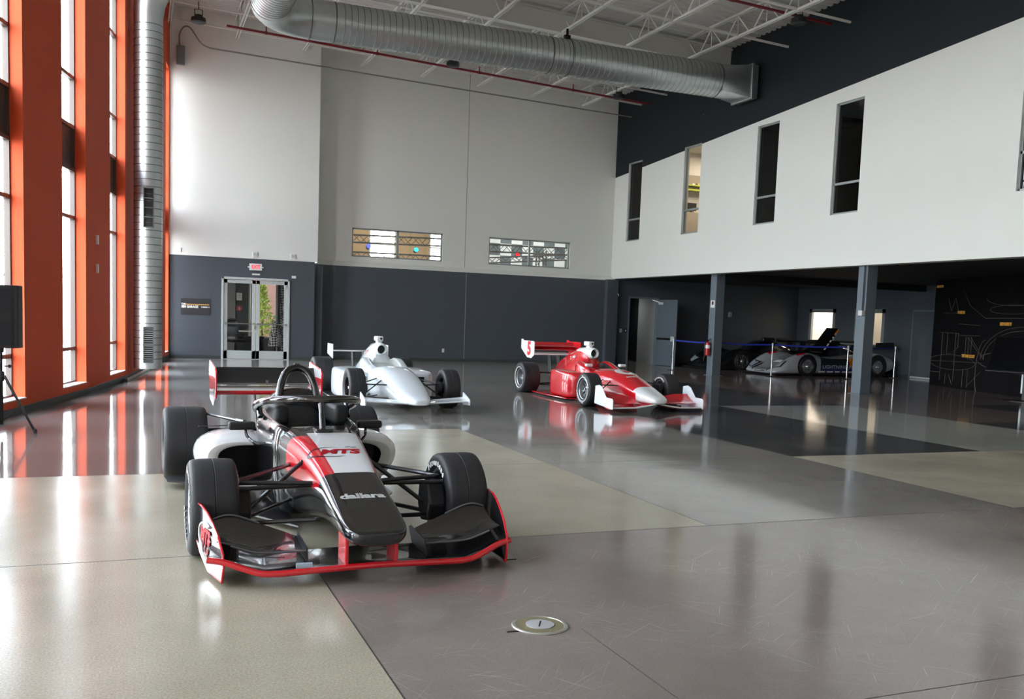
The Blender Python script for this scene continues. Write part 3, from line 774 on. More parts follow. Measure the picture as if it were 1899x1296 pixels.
# grey steel door standing open to the service corridor
o = thing('door_2', None, None, (DOORB[1], YB, 0)); o['kind'] = 'structure'
wd = DOORB[1]-DOORB[0]
q = MB()
for x0, x1 in ((-wd-.06, -wd), (0, .06)): q.bx(x0, x1, -.03, .15, 0, DOORB[3]+.06)
q.bx(-wd, 0, -.03, .15, DOORB[3], DOORB[3]+.06); q.build('door_frame', STEELC, o, smooth=0)
DL = mat('grey_door_paint', rgb(92, 100, 108), .4, noise=.04, nscale=3)
a = math.radians(-80); M = Matrix.Translation((.02, -.05, 0)) @ Matrix.Rotation(a, 4, 'Z')
q = MB(); q.bx(0, 1.1, -.045, 0, .01, DOORB[3]-.02, M=M); lf = q.build('door_leaf', DL, o, smooth=0, bevel=.004)
q = MB(); q.bx(.08, 1.0, -.1, -.05, .98, 1.05, M=M); q.build('panic_bar', BLACKM, lf, smooth=0, bevel=.006)
q = MB(); q.bx(.9, 1.08, -.14, -.05, .93, 1.12, M=M); q.build('latch_case', ALU, lf, smooth=0, bevel=.02)
q = MB(); q.bx(.1, .4, -.1, -.05, 2.3, 2.38, M=M); q.bar(M @ Vector((.25, -.08, 2.36)), Vector((-.25, -.04, 2.46)), .03, .02); q.build('door_closer', ALU, lf, smooth=0)
CORR = mat('corridor_wall', rgb(150, 152, 150), .7, noise=.04)
mb = MB(); mb.quad((DOORB[1]+.05, YB+.12, 0), (18.8, 33.2, 0), (18.8, 33.2, 2.8), (DOORB[1]+.05, YB+.12, 2.8), 0); mb.quad((18.8, 33.2, 0), (19.2, 34.5, 0), (19.2, 34.5, 2.8), (18.8, 33.2, 2.8), 1)
mb.quad((16.9, YB+.12, 0), (16.9, 34.5, 0), (16.9, 34.5, 2.8), (16.9, YB+.12, 2.8), 0)
mb.quad((16.9, 34.5, 0), (19.2, 34.5, 0), (19.2, 34.5, 2.8), (16.9, 34.5, 2.8), 1)
mb.quad((16.9, YB+.12, 2.8), (19.2, YB+.12, 2.8), (19.2, 34.5, 2.8), (16.9, 34.5, 2.8), 0)
struct(mb.build('wall_corridor', [CORR, BLACKP], smooth=0))

def area(name, loc, sx_, sy_, power, col=(1, .95, .88), rot=(0, 0, 0)):
    L = bpy.data.lights.new(name, 'AREA'); L.shape = 'RECTANGLE'; L.size = sx_; L.size_y = sy_; L.energy = power; L.color = col
    o = bpy.data.objects.new(name, L); COL.objects.link(o); o.location = loc; o.rotation_euler = rot
    return o


def fill_troffer(label, x, y, z, sx_, sy_, power, col=(1, .95, .88)):  # unseen overhead lights added to brighten the rooms beyond
    o = thing('fill_ceiling_light', label, 'added light', (x, y, z))
    q = MB(); q.bx(-sx_/2-.03, sx_/2+.03, -sy_/2-.03, sy_/2+.03, -.01, .06); q.build('housing', WHITEP, o, smooth=0)
    a = area('fill_light_lamp', (0, 0, -.02), sx_, sy_, power, col); a.parent = o
    return o
# ================================================================== racing cars
TYRE = mat('tyre_rubber', rgb(38, 38, 40), .62, noise=.16, nscale=14, bump=.08, bscale=90)
SIDEW = mat('tyre_sidewall', rgb(30, 30, 32), .5, noise=.1, nscale=18)
CARB = mat('carbon_fibre', rgb(20, 20, 22), .38, coat=.5, noise=.25, nscale=60)
GBLACK = mat('gloss_black', rgb(13, 13, 15), .22, coat=1., noise=.05, nscale=6)
MBLACK = mat('satin_black', rgb(26, 26, 27), .5, noise=.1, nscale=12)
GWHITE = mat('gloss_white', rgb(228, 229, 228), .25, coat=.8, noise=.02, nscale=5)
PWHITE = mat('pearl_white', rgb(222, 229, 232), .25, coat=.8, noise=.02, nscale=5)
GRED = mat('gloss_red', rgb(206, 16, 32), .25, coat=.9, noise=.03, nscale=5)
TUBG = mat('tonneau_grey', rgb(186, 188, 184), .5, noise=.04, nscale=8)
RIMS = mat('silver_rim', rgb(172, 174, 176), .28, metal=.85, noise=.06, nscale=12)
RIMD = mat('dark_rim', rgb(52, 44, 46), .35, metal=.6, noise=.1, nscale=12)
DISC = mat('brake_steel', rgb(80, 80, 82), .4, metal=.9, noise=.1, nscale=20)
LETW = mat('white_lettering', rgb(225, 225, 222), .5, noise=.02)
LETR = mat('red_lettering', rgb(205, 25, 40), .4, noise=.03)
LETB = mat('black_lettering', rgb(22, 22, 24), .4, noise=.05)
MESHG = mat('radiator_mesh', rgb(40, 40, 42), .5, metal=.4, noise=.5, nscale=160, stretch=(1, 6, .4))


def arc_text(mb, txt, R, size, M, h, mid, mi=None, ext=.0015, step=None):
    """letters set round a circle of radius R in M's xy plane at height h"""
    st = step or size*.78/R
    for i, ch in enumerate(txt):
        a = mid-(i-(len(txt)-1)/2)*st
        if ch == ' ': continue
        T = M @ Matrix.Translation((R*math.cos(a), R*math.sin(a), h)) @ Matrix.Rotation(a-PI/2, 4, 'Z')
        add_text(mb, ch, size, T, ext, .004, mi=mi)


def wheel(par, x, y, r, w_, rr, side, rimm, spokes=10, text=None, ring=None, dish=.18):
    M = Matrix.Translation((x, y, r)) @ Matrix.Rotation(side*PI/2, 4, 'Y')
    q = MB(); h = w_/2
    prof = [(rr, -h*.84), (rr+.025, -h*.98), (r-.07, -h*1.03), (r-.03, -h*1.0), (r-.010, -h*.92), (r-.003, -h*.8), (r, -h*.5), (r, -.004), (r-.004, 0), (r, .004),
            (r, h*.5), (r-.003, h*.8), (r-.010, h*.92), (r-.03, h*1.0), (r-.07, h*1.03), (rr+.025, h*.98), (rr, h*.84), (rr-.004, 0)]
    k = len(prof)
    rings = [[M @ Vector((a*math.cos(2*PI*j/56), a*math.sin(2*PI*j/56), b)) for j in range(56)] for a, b in prof]
    q.loft(rings, closed=True, mi=lambda i, j: 1 if (i < 4 or 12 <= i) else 0)
    t = q.build('tire', [TYRE, SIDEW], par, smooth=40)
    q = MB(); d = h*dish
    q.lathe([(rr+.004, h*.86), (rr-.004, h*.9), (rr-.014, h*.86), (rr-.022, h*.5), (rr-.03, d), (rr-.03, -h*.5), (rr-.012, -h*.85), (rr+.004, -h*.88)], 48, M, caps=False)
    hub = .055
    q.lathe([(hub+.02, d-.04), (hub+.02, d+.01), (hub, d+.035), (hub*.55, d+.04)], 20, M)
    for i in range(spokes):
        a = 2*PI*i/spokes
        for da in (-.09, .09):
            p0 = M @ Vector((hub*math.cos(a), hub*math.sin(a), d+.01)); p1 = M @ Vector(((rr-.02)*math.cos(a+da), (rr-.02)*math.sin(a+da), d+.025))
            q.bar(p0, p1, .014, .02, up=M.col[2].xyz)
    q.build('rim', rimm, t, smooth=30)
    q = MB(); q.lathe([(hub+.03, d-.09), (rr-.05, d-.09), (rr-.05, d-.06), (hub+.03, d-.06)], 32, M); q.build('brake_disc', DISC, t)
    q = MB(); q.lathe([(.028, d+.03), (.028, d+.07), (.018, d+.075)], 6, M); q.build('wheel_nut', CHROME, t, smooth=0)
    if text:
        q = MB(); M2 = Matrix.Translation((x, y, r)) @ Matrix.Rotation(-side*PI/2, 4, 'Y')
        R_ = (rr+r)/2-.012
        for MM in (M, M2):
            # letters read upright at the top of the sidewall
            up = MM.inverted().to_3x3() @ Vector((0, 0, 1)); a0 = math.atan2(up.y, up.x)
            for off in ((-.6, 2.5) if MM is M else (.0, 3.0)): arc_text(q, text, R_, .055, MM, h*1.03+.001, a0+off)
        q.build('sidewall_lettering', LETW, t, smooth=0)
    if ring:
        q = MB(); q.lathe([(rr+.028, h*1.0+.002), (rr+.036, h*1.02+.003), (rr+.042, h*1.03+.001)], 56, M, caps=False); q.build('sidewall_stripe', LETW, t)
    return t


def sring(y, hw, zt, zb, nt=3., nb=3., N=32, taper=0., cx=0.):
    """superellipse ring at station y; taper narrows the bottom"""
    zc = (zt+zb)/2; o = []
    for j in range(N):
        a = 2*PI*j/N; c, s = math.cos(a), math.sin(a); e = nt if s >= 0 else nb
        xx = math.copysign(abs(c)**(2/e), c)*hw; zz = math.copysign(abs(s)**(2/e), s)
        if s < 0: xx *= 1+taper*zz
        o.append(Vector((cx+xx, y, zc+zz*(zt-zb)/2)))
    return o


def lerp_sections(S, n):
    """refine a list of station tuples with catmull interpolation"""
    o = []
    for i in range(len(S)-1):
        a, b, c, d = S[max(i-1, 0)], S[i], S[i+1], S[min(i+2, len(S)-1)]
        for j in range(n):
            t = j/n
            o.append(tuple(.5*((2*q)+(r-p)*t+(2*p-5*q+4*r-s)*t*t+(3*q-p-3*r+s)*t**3) for p, q, r, s in zip(a, b, c, d)))
    o.append(S[-1]); return o


def tub(mb, S, outer=0, inner=1):
    """open-topped cockpit: stations (y, wo, wi, zrim, zb, zfloor)"""
    rings = []
    for y, wo, wi, zr, zb, zf in S:
        zm = (zr+zb)/2
        P = [(-wi, zr-.005), (-wi*.98, zr-.14), (-wi*.75, zf), (wi*.75, zf), (wi*.98, zr-.14), (wi, zr-.005), (wi+.02, zr+.008), (wo-.03, zr), (wo, zr-.06), (wo*1.02, zm), (wo*.96, zb+.08), (wo*.8, zb),
             (-wo*.8, zb), (-wo*.96, zb+.08), (-wo*1.02, zm), (-wo, zr-.06), (-wo+.03, zr), (-wi-.02, zr+.008)]
        rings.append([Vector((x, y, z)) for x, z in P])
    mb.loft(rings, mi=lambda i, j: inner if j < 5 else outer, cap=True)


def airfoil(n=9, t=.12, camber=.06):
    """closed airfoil loop in (c, h), c 0..1 front to back"""
    up = []; lo = []
    for i in range(n+1):
        c = .5*(1-math.cos(PI*i/n)); th = 5*t*(.2969*math.sqrt(c)-.126*c-.3516*c*c+.2843*c**3-.1036*c**4); cm = -camber*4*c*(1-c)
        up.append((c, cm+th)); lo.append((c, cm-th))
    return up+lo[-2:0:-1]


AF = airfoil(); AFT = airfoil(9, .05, .10)
def wing(mb, S, af=AF, mi=None):
    """stations (x, yle, zle, chord, pitch) ; pitch raises the trailing edge"""
    rings = []
    for x, yl, zl, ch, pt in S:
        c, s = math.cos(pt), math.sin(pt)
        rings.append([Vector((x, yl+ch*(a*c-b*s), zl+ch*(a*s+b*c))) for a, b in af])
    mb.loft(rings, cap=True, mi=mi)


def side_plate(x, d=.008):
    """maps (y, z) polygon to a plate at lateral x"""
    return Matrix(((0, 0, 1, x), (1, 0, 0, 0), (0, 1, 0, 0), (0, 0, 0, 1)))


def bvh_of(o):
    dg = bpy.context.evaluated_depsgraph_get(); dg.update(); ev = o.evaluated_get(dg); me = ev.to_mesh()
    t = BVHTree.FromPolygons([v.co.copy() for v in me.vertices], [tuple(p.vertices) for p in me.polygons]); ev.to_mesh_clear(); return t


def project(mb, bvh, d=(0, 0, -1), off=.004, back=1.):
    d = Vector(d).normalized(); o = []; miss = set()
    for i, v in enumerate(mb.v):
        v = Vector(v); h = bvh.ray_cast(v-d*back, d)
        if h[0] is None: miss.add(i); o.append(tuple(v))
        else: o.append(tuple(h[0]-d*off))
    keep = [k for k, f in enumerate(mb.f) if not miss.intersection(f)]
    mb.f = [mb.f[k] for k in keep]; mb.m = [mb.m[k] for k in keep]
    used = sorted({i for f in mb.f for i in f}); re_ = {a: b for b, a in enumerate(used)}
    mb.v = [o[i] for i in used]; mb.f = [tuple(re_[i] for i in f) for f in mb.f]; return mb


def disc_grid(mb, M, a, b, n=10, m=28, mi=None):
    rings = [[M @ Vector((a*k/n*math.cos(2*PI*j/m), b*k/n*math.sin(2*PI*j/m), 0)) for j in range(m)] for k in range(1, n+1)]
    mb.loft(rings, mi=mi, cap0=True, cap1=False)


def arms(par, pts, r=.011, m_=None, flat=1.6):
    for a, b in pts:
        for s in (-1, 1):
            q = MB(); q.tube([(s*a[0], a[1], a[2]), (s*b[0], b[1], b[2])], r, 8, sx=1.)
            q.lathe([(0, -.02), (.016, -.012), (.016, .012), (0, .02)], 8, Matrix.Translation((s*a[0], a[1], a[2])) @ Matrix.Rotation(PI/2, 4, 'Y'))
            q.build('suspension_arm', m_ or CARB, par)


def nose_livery():
    m = bpy.data.materials.new('black_white_red_livery'); m.use_nodes = True; t = m.node_tree; b = t.nodes['Principled BSDF']
    b.inputs['Roughness'].default_value = .22; b.inputs['Coat Weight'].default_value = 1; b.inputs['Coat Roughness'].default_value = .04
    N = t.nodes.new; L = t.links.new
    tc = N('ShaderNodeTexCoord'); sp = N('ShaderNodeSeparateXYZ'); L(tc.outputs['Object'], sp.inputs[0]); x, y, z = sp.outputs
    def mth(op, a, b_=0.):
        n = N('ShaderNodeMath'); n.operation = op
        for i, v in enumerate((a, b_)):
            if isinstance(v, (int, float)): n.inputs[i].default_value = v
            else: L(v, n.inputs[i])
        return n.outputs[0]
    AND = lambda *a: a[0] if len(a) == 1 else mth('MULTIPLY', a[0], AND(*a[1:]))
    gt = lambda a, b_: mth('GREATER_THAN', a, b_); lt = lambda a, b_: mth('LESS_THAN', a, b_)
    yr = AND(gt(y, -.30), lt(y, .50))
    wl = mth('ADD', mth('MULTIPLY', y, -.04), -.115); wr = mth('ADD', mth('MULTIPLY', y, .075), .185)
    white = AND(yr, gt(x, wl), lt(x, wr), gt(z, .40))
    redr = AND(gt(y, -.30), lt(y, .56), gt(x, wr), lt(x, mth('ADD', wr, .02)), gt(z, .42))
    zl = mth('ADD', mth('MULTIPLY', mth('ABSOLUTE', mth('ADD', y, -.1)), .12), .40)
    redl = AND(gt(y, -.31), lt(mth('ADD', y, mth('MULTIPLY', x, .45)), .36), lt(x, wl), gt(z, zl))
    m1 = N('ShaderNodeMix'); m1.data_type = 'RGBA'; m1.inputs[6].default_value = rgb(13, 13, 15); m1.inputs[7].default_value = rgb(226, 227, 226); L(white, m1.inputs[0])
    m2 = N('ShaderNodeMix'); m2.data_type = 'RGBA'; L(m1.outputs[2], m2.inputs[6]); m2.inputs[7].default_value = rgb(206, 16, 32); L(mth('MAXIMUM', redl, redr), m2.inputs[0])
    L(m2.outputs[2], b.inputs['Base Color']); return m


# ------------------------------------------------------------------ black, white and red car with the cockpit hoop
def black_car():
    o = thing('race_car', 'black, white and red open wheel race car with a cockpit halo, nearest', 'race car', (1.28, 6.22, 0), math.radians(1.2))
    for s in (-1, 1):
        wheel(o, s*.83, 0, .308, .285, .195, s, RIMS, 9, 'Firestone')
        wheel(o, s*.80, 2.92, .33, .37, .195, s, RIMS, 9)
        q = MB(); M = Matrix.Translation((s*.66, 0, .3))
        q.prism([(-.13, -.02), (-.10, -.14), (.07, -.17), (.14, -.06), (.12, .1), (-.05, .13)], .13, M @ Matrix.Rotation(PI/2, 4, 'Y') @ Matrix.Rotation(PI/2, 4, 'Z')); q.build('brake_duct', MBLACK, o, smooth=0, bevel=.02)
    # nose: stations y, half width, top, bottom
    S = [(-1.075, .095, .325, .262), (-1.06, .135, .335, .25), (-1.02, .168, .346, .24), (-.93, .19, .372, .232), (-.75, .197, .425, .232), (-.55, .2, .48, .232), (-.3, .206, .552, .222), (0, .225, .628, .19), (.35, .262, .69, .13), (.66, .305, .725, .09), (.74, .315, .73, .085)]
    S = lerp_sections(S, 4); rings = [sring(*t[:4], 5.5, 4.2, 48, .25) for t in S]
    q = MB(); q.loft(rings, cap=True)
    nose = q.build('nose', nose_livery(), o, smooth=50, sub=1)
    bv = bvh_of(nose)
    Mt = lambda y, x=0: frame((x, y, .9), (1, 0, 0), (0, 1, .0))
    q = MB(); add_text(q, 'MTS', .115, Mt(.04, .0), .0008, .006, 1.0, 1.25, shear=.25); project(q, bv, off=.003); q.build('lettering', LETR, nose, smooth=0)
    q = MB()
    pts = [(.17*math.cos(a)-.03, .04+.085*math.sin(a), .9) for a in [math.radians(d) for d in range(75, 300, 9)]]
    for i, (a, b) in enumerate(zip(pts, pts[1:])):
        w0 = .012*math.sin(PI*i/len(pts))+.002; w1 = .012*math.sin(PI*(i+1)/len(pts))+.002
        def nrm(p_, w_): 
            d_ = Vector((p_[0]+.03, (p_[1]-.04)*3, 0)).normalized()*w_; return Vector(p_)+d_
        q.quad(a, b, nrm(b, w1), nrm(a, w0))
    for i in range(4):
        for j in range(2):
            if (i+j) % 2 == 0: q.quad(*[(.06+i*.02+dx, .125+j*.012+dy-i*.004, .9) for dx, dy in ((0, 0), (.02, 0), (.02, .012), (0, .012))])
    project(q, bv, off=.003); q.build('emblem', LETB, nose, smooth=0)
    q = MB(); add_text(q, 'dallara', .085, Mt(-.63), .0008, .004, 1.0, 1.25); project(q, bv, off=.003); q.build('lettering', LETW, nose, smooth=0)
    # cockpit tub
    q = MB(); tub(q, [(.62, .31, .20, .715, .07, .60), (.72, .325, .235, .735, .06, .42), (.9, .335, .25, .745, .06, .3), (1.2, .345, .26, .755, .06, .25), (1.5, .35, .255, .775, .06, .3), (1.68, .34, .22, .80, .06, .6)])
    q.build('cockpit_tub', [GBLACK, MBLACK], o, smooth=50, sub=1)
    for s in (-1, 1):
        q = MB(); q.bx(min(s*.17, s*.285), max(s*.17, s*.285), .98, 1.6, .70, .86); q.build('headrest', MBLACK, o, smooth=40, bevel=.035, bseg=3)
    q = MB(); q.loft([sring(1.36, .2, .62, .3, 3, 3, 16), sring(1.5, .2, .8, .4, 3, 3, 16), sring(1.62, .16, .86, .5, 3, 3, 16)], cap=True); q.build('seat', MBLACK, o, sub=1)
    q = MB(); q.tube([(.11*math.cos(a), .86+.02*math.sin(a), .62+.075*math.sin(a)) for a in [2*PI*i/20 for i in range(20)]], .014, 8, closed=True); q.bx(-.06, .06, .85, .89, .57, .67); q.build('steering_wheel', MBLACK, o)
    # engine cover
    S = [(1.58, .27, .93, .5), (1.7, .26, .95, .45), (1.95, .235, .92, .35), (2.4, .18, .78, .25), (2.9, .12, .6, .2), (3.2, .09, .5, .2)]
    q = MB(); q.loft([sring(*t, 2.4, 3, 24) for t in lerp_sections(S, 2)], cap=True); q.build('engine_cover', GBLACK, o, smooth=60, sub=1)
    # roll hoop
    q = MB(); q.tube(catmull([(-.155, 1.6, .86), (-.135, 1.62, .97), (-.085, 1.66, 1.07), (0, 1.68, 1.105), (.085, 1.66, 1.07), (.135, 1.62, .97), (.155, 1.6, .86)], 5), .031, 12); q.bx(-.02, .02, 1.66, 1.7, 1.13, 1.142); q.build('roll_hoop', GBLACK, o)
    # halo: centre pillar and ring
    HALO = mat('halo_finish', rgb(66, 64, 62), .16, metal=.55, coat=1., noise=.04, nscale=8)
    q = MB(); q.tube(catmull([(-.33, 1.5, .76), (-.375, 1.36, .81), (-.385, 1.18, .855), (-.35, .98, .895), (-.27, .82, .92), (-.14, .69, .935), (0, .645, .935), (.14, .69, .935), (.27, .82, .92), (.35, .98, .895), (.385, 1.18, .855), (.375, 1.36, .81), (.33, 1.5, .76)], 5), .029, 12); q.build('halo_ring', HALO, o)
    q = MB(); q.tube([(0, .66, .95), (0, .63, .85), (0, .58, .72)], [.032, .022, .026], 12); q.bx(-.06, .06, .5, .64, .715, .735); q.build('halo_pillar', GBLACK, o, smooth=40)
    for s in (-1, 1):
        q = MB(); q.tube([(s*.35, 1.38, .845), (s*.345, 1.28, .74)], .022, 10); q.build('halo_bracket', GBLACK, o)
    # sidepods
    for s in (-1, 1):
        def ring(y, P, k=1.): return [Vector((s*x, y, z)) for x, z in P]
        out = [(.26, .585), (.42, .60), (.60, .595), (.72, .565), (.80, .51), (.83, .43), (.81, .34), (.75, .24), (.66, .15), (.52, .115), (.38, .11), (.26, .11)]
        lip = [(.26, .52), (.40, .535), (.55, .535), (.66, .515), (.725, .475), (.745, .42), (.73, .345), (.67, .265), (.58, .205), (.48, .18), (.36, .175), (.26, .175)]
        hole = [(x*.5+.5*(.24 if x < .3 else x), z) for x, z in [(.25, .49), (.38, .50), (.50, .50), (.58, .485), (.63, .455), (.645, .41), (.625, .35), (.58, .285), (.51, .235), (.43, .21), (.34, .205), (.25, .205)]]
        def sc(P, kx, kz, zb): return [(.22+(x-.26)*kx, zb+(z-.11)*kz) for x, z in P]
        rings = [ring(1.75, hole), ring(1.42, hole), ring(1.36, hole), ring(1.335, lip), ring(1.40, [((a[0]+b[0])/2+.02, (a[1]*.35+b[1]*.65)) for a, b in zip(lip, out)]), ring(1.52, out), ring(1.85, out), ring(2.2, sc(out, .86, .86, .11)), ring(2.6, sc(out, .5, .62, .12)), ring(2.85, sc(out, .25, .5, .13))]
        q = MB(); q.loft(rings, mi=lambda i, j: 1 if i < 2 or j == 11 or (i == 2 and j in (0, 10)) else 0, cap1=True, cap0=True); q.build('sidepod', [GWHITE, MBLACK], o, smooth=60, sub=1)
        q = MB(); q.quad((s*.24, 1.62, .18), (s*.70, 1.5, .18), (s*.70, 1.5, .52), (s*.24, 1.62, .52)); q.build('radiator', MESHG, o, smooth=0)
        q = MB(); q.prism([(.0, 0), (.42, .02), (.40, .40), (.02, .52)], .006, frame((s*.33, 1.95, .597), (s*1, 0, -.02), (0, 1, -.12))); q.build('louvre_panel', MBLACK, o, smooth=0)
        # chassis side panel below the pod, floor and mirrors
        q = MB(); q.prism([(.2, .4), (.62, 1.15), (.80, 1.5), (.83, 2.5), (.70, 3.05), (.2, 3.05)], .014, Matrix.Translation((0, 0, .05)) @ Matrix.Diagonal((s, 1, 1, 1))); q.build('floor_panel', CARB, o, smooth=0)
        q = MB(); q.prism([(.70, 2.1), (.98, 2.32), (1.0, 2.55), (.70, 2.62)], .014, Matrix.Translation((0, 0, .07)) @ Matrix.Diagonal((s, 1, 1, 1))); q.build('floor_fin', MBLACK, o, smooth=0)
        q = MB(); q.prism([(1.0, .03), (1.42, .03), (1.36, .22), (1.12, .20)], .012, side_plate(s*.60)); q.build('turning_vane', MBLACK, o, smooth=0)
        q = MB(); q.bx(min(s*.40, s*.60), max(s*.40, s*.60), 1.14, 1.22, .655, .715); q.build('mirror', MBLACK, o, smooth=40, bevel=.015)
        q = MB(); q.tube(catmull([(s*.47, 1.18, .66), (s*.46, 1.15, .60), (s*.40, 1.08, .56), (s*.31, 1.02, .57)], 4), .012, 8); q.build('mirror_stalk', GBLACK, o)
    # front suspension
    arms(o, [((.20, -.14, .46), (.70, 0, .455)), ((.25, .42, .50), (.70, .01, .455)), ((.19, -.22, .235), (.70, -.01, .185)), ((.25, .45, .24), (.70, .01, .185)), ((.23, .12, .56), (.68, 0, .21)), ((.205, -.10, .44), (.7, -.1, .43))], .0155)
    arms(o, [((.14, 2.6, .40), (.62, 2.92, .44)), ((.14, 3.05, .42), (.62, 2.92, .44)), ((.14, 2.55, .18), (.62, 2.92, .2)), ((.14, 3.1, .18), (.62, 2.92, .2)), ((.36, 2.15, .60), (.62, 2.85, .60))], .014)
    q = MB(); q.loft([sring(2.4, .16, .42, .12, 4, 4, 16), sring(2.9, .14, .42, .12, 4, 4, 16), sring(3.3, .1, .4, .16, 4, 4, 16)], cap=True); q.build('gearbox', MBLACK, o)
    # front wing
    LE = [(-.925, -.80, .165), (-.83, -.83, .150), (-.72, -.86, .11), (-.60, -.89, .083), (-.35, -.90, .088), (0, -.90, .095)]
    LE = LE+[(-x, y, z) for x, y, z in LE[-2::-1]]
    q = MB(); wing(q, [(x, y, z, .40, .06) for x, y, z in LE]); q.build('front_wing', GBLACK, o, smooth=50)
    q = MB(); q.tube(catmull([(x, y+.004, z) for x, y, z in LE], 4), .0185, 10); q.build('leading_edge', GRED, o)
    for s in (-1, 1):
        q = MB()
        wing(q, [(s*x_+.01, -.72, zl, math.hypot(.29, zt-zl), math.atan2(zt-zl, .29)) for x_, zl, zt in ((.37, .165, .185), (.46, .165, .222), (.56, .167, .262), (.66, .175, .300), (.74, .20, .328), (.80, .222, .332), (.875, .245, .312))], AFT); fl = q.build('front_flap', GBLACK, o, smooth=50)
        q = MB(); q.tube(catmull([(s*x_+.01, -.43, z_) for x_, z_ in ((.60, .277), (.66, .303), (.74, .332), (.80, .337), (.87, .318))], 4), .006, 6); q.build('gurney_strip', mat('edge_grey', rgb(92, 92, 94), .4, noise=.1), fl)
        q = MB(); q.tube(catmull([(s*x_+.01, -.728, z_) for x_, z_ in ((.37, .163), (.56, .165), (.66, .173), (.74, .198), (.80, .22))], 4), .006, 6); q.build('flap_edge_strip', MATS['edge_grey'], fl)
        q = MB(); q.prism([(-.78, .10), (-.48, .10), (-.40, .20), (-.44, .215), (-.74, .185)], .006, side_plate(s*.365+.01)); q.build('flap_fence', MBLACK, fl, smooth=0)
        q = MB(); q.tube([(s*.35, -.875, .113), (s*.44, -.87, .113)], .02, 8); q.build('wing_clamp', mat('pale_tape', rgb(150, 165, 176), .4, noise=.1), o) if s < 0 else None
        # end plate with red edging
        P = [(-.80, .03), (-.83, .12), (-.81, .20), (-.72, .275), (-.60, .33), (-.48, .37), (-.36, .388), (-.22, .388), (-.20, .20), (-.34, .10), (-.52, .025)]
        EX = lambda y: s*(.872+(y+.8)*.17)+.028
        q = MB(); nP = len(P)
        q.add([(EX(y)+d_, y, z) for d_ in (-.004, .004) for y, z in P], [tuple(range(nP-1, -1, -1)), tuple(range(nP, 2*nP))]+[(i, (i+1) % nP, (i+1) % nP+nP, i+nP) for i in range(nP)])
        ep = q.build('endplate', mat('smoked_endplate', rgb(34, 34, 37), .2, coat=.8, noise=.15, nscale=4), o, smooth=0)
        q = MB(); q.tube([(EX(y), y, z) for y, z in P], .0075, 6, closed=True); q.build('edge_strip', GRED, ep, smooth=0)
        if s > 0: q = MB(); q.bx(EX(-.8), EX(-.8)+.075, -.80, -.45, .034, .042); q.build('foot_plate', GBLACK, ep, smooth=0)
        if s < 0:
            M = frame((EX(-.46)-.0065, -.46, .22), (-.14*s, -1, 0), (0, 0, 1))
            q = MB(); pts = [(.16*math.cos(a)+.02, .085*math.sin(a)) for a in [math.radians(d) for d in range(60, 310, 10)]]
            q.tube([M @ Vector((a, b, 0)) for a, b in pts], .009, 5); q.build('emblem', LETW, ep, smooth=0)
            q = MB(); add_text(q, 'MTS', .12, M, .001, .006, 1, 1.0, shear=.25); q.build('lettering', LETR, ep, smooth=0)
        q = MB(); q.bx(s*.15-.011, s*.15+.011, -.89, -.70, .10, .27); q.build('wing_pillar', GRED, o, smooth=0, bevel=.006)
    # rear wing
    q = MB(); wing(q, [(-.5, 3.22, .765, .32, .12), (.5, 3.22, .765, .32, .12)]); q.build('rear_wing', GBLACK, o, smooth=50)
    q = MB(); q.tube([(-.5, 3.225, .762), (.5, 3.225, .762)], .021, 10); q.build('leading_edge', GRED, o)
    q = MB(); wing(q, [(-.5, 3.30, .845, .24, .68), (.5, 3.30, .845, .24, .68)], AFT); q.build('rear_flap', MBLACK, o, smooth=50)
    q = MB(); q.tube([(-.49, 3.30, .845), (.49, 3.30, .845)], .008, 6); q.bx(-.012, .012, 3.28, 3.3, .83, .88); q.build('flap_edge_strip', RIMS, o)
    for s in (-1, 1):
        P = [(3.10, .72), (3.08, .96), (3.16, 1.0), (3.72, 1.045), (3.76, .90), (3.66, .68), (3.30, .62)]
        q = MB(); cuts = [.60, .78, .92, 1.06]
        q.prism(P, .012, side_plate(s*.505)); ep = q.build('endplate', GWHITE, o, smooth=0)
        q = MB(); q.prism([(3.10, .80), (3.095, .91), (3.755, .91), (3.70, .76)], .014, side_plate(s*.505)); q.build('stripe', GRED, ep, smooth=0)
        q = MB(); q.prism([(3.30, .626), (3.12, .72), (3.11, .78), (3.69, .74), (3.65, .69)], .014, side_plate(s*.505)); q.build('stripe', mat('endplate_grey', rgb(120, 116, 114), .3, coat=.5, noise=.05), ep, smooth=0)
        q = MB(); q.tube([(s*.505, y, z) for y, z in P[:4]], .009, 6); q.build('edge_strip', GRED, ep, smooth=0)
        q = MB(); q.prism([(3.2, .80), (3.34, .80), (3.27, .72)], .016, side_plate(s*.505)); q.build('emblem', LETB, ep, smooth=0)
        q = MB(); q.prism([(3.05, .42), (3.2, .42), (3.42, .78), (3.28, .78)], .012, side_plate(s*.12)); q.build('wing_pillar', CARB, o, smooth=0)
    return o


black_car()


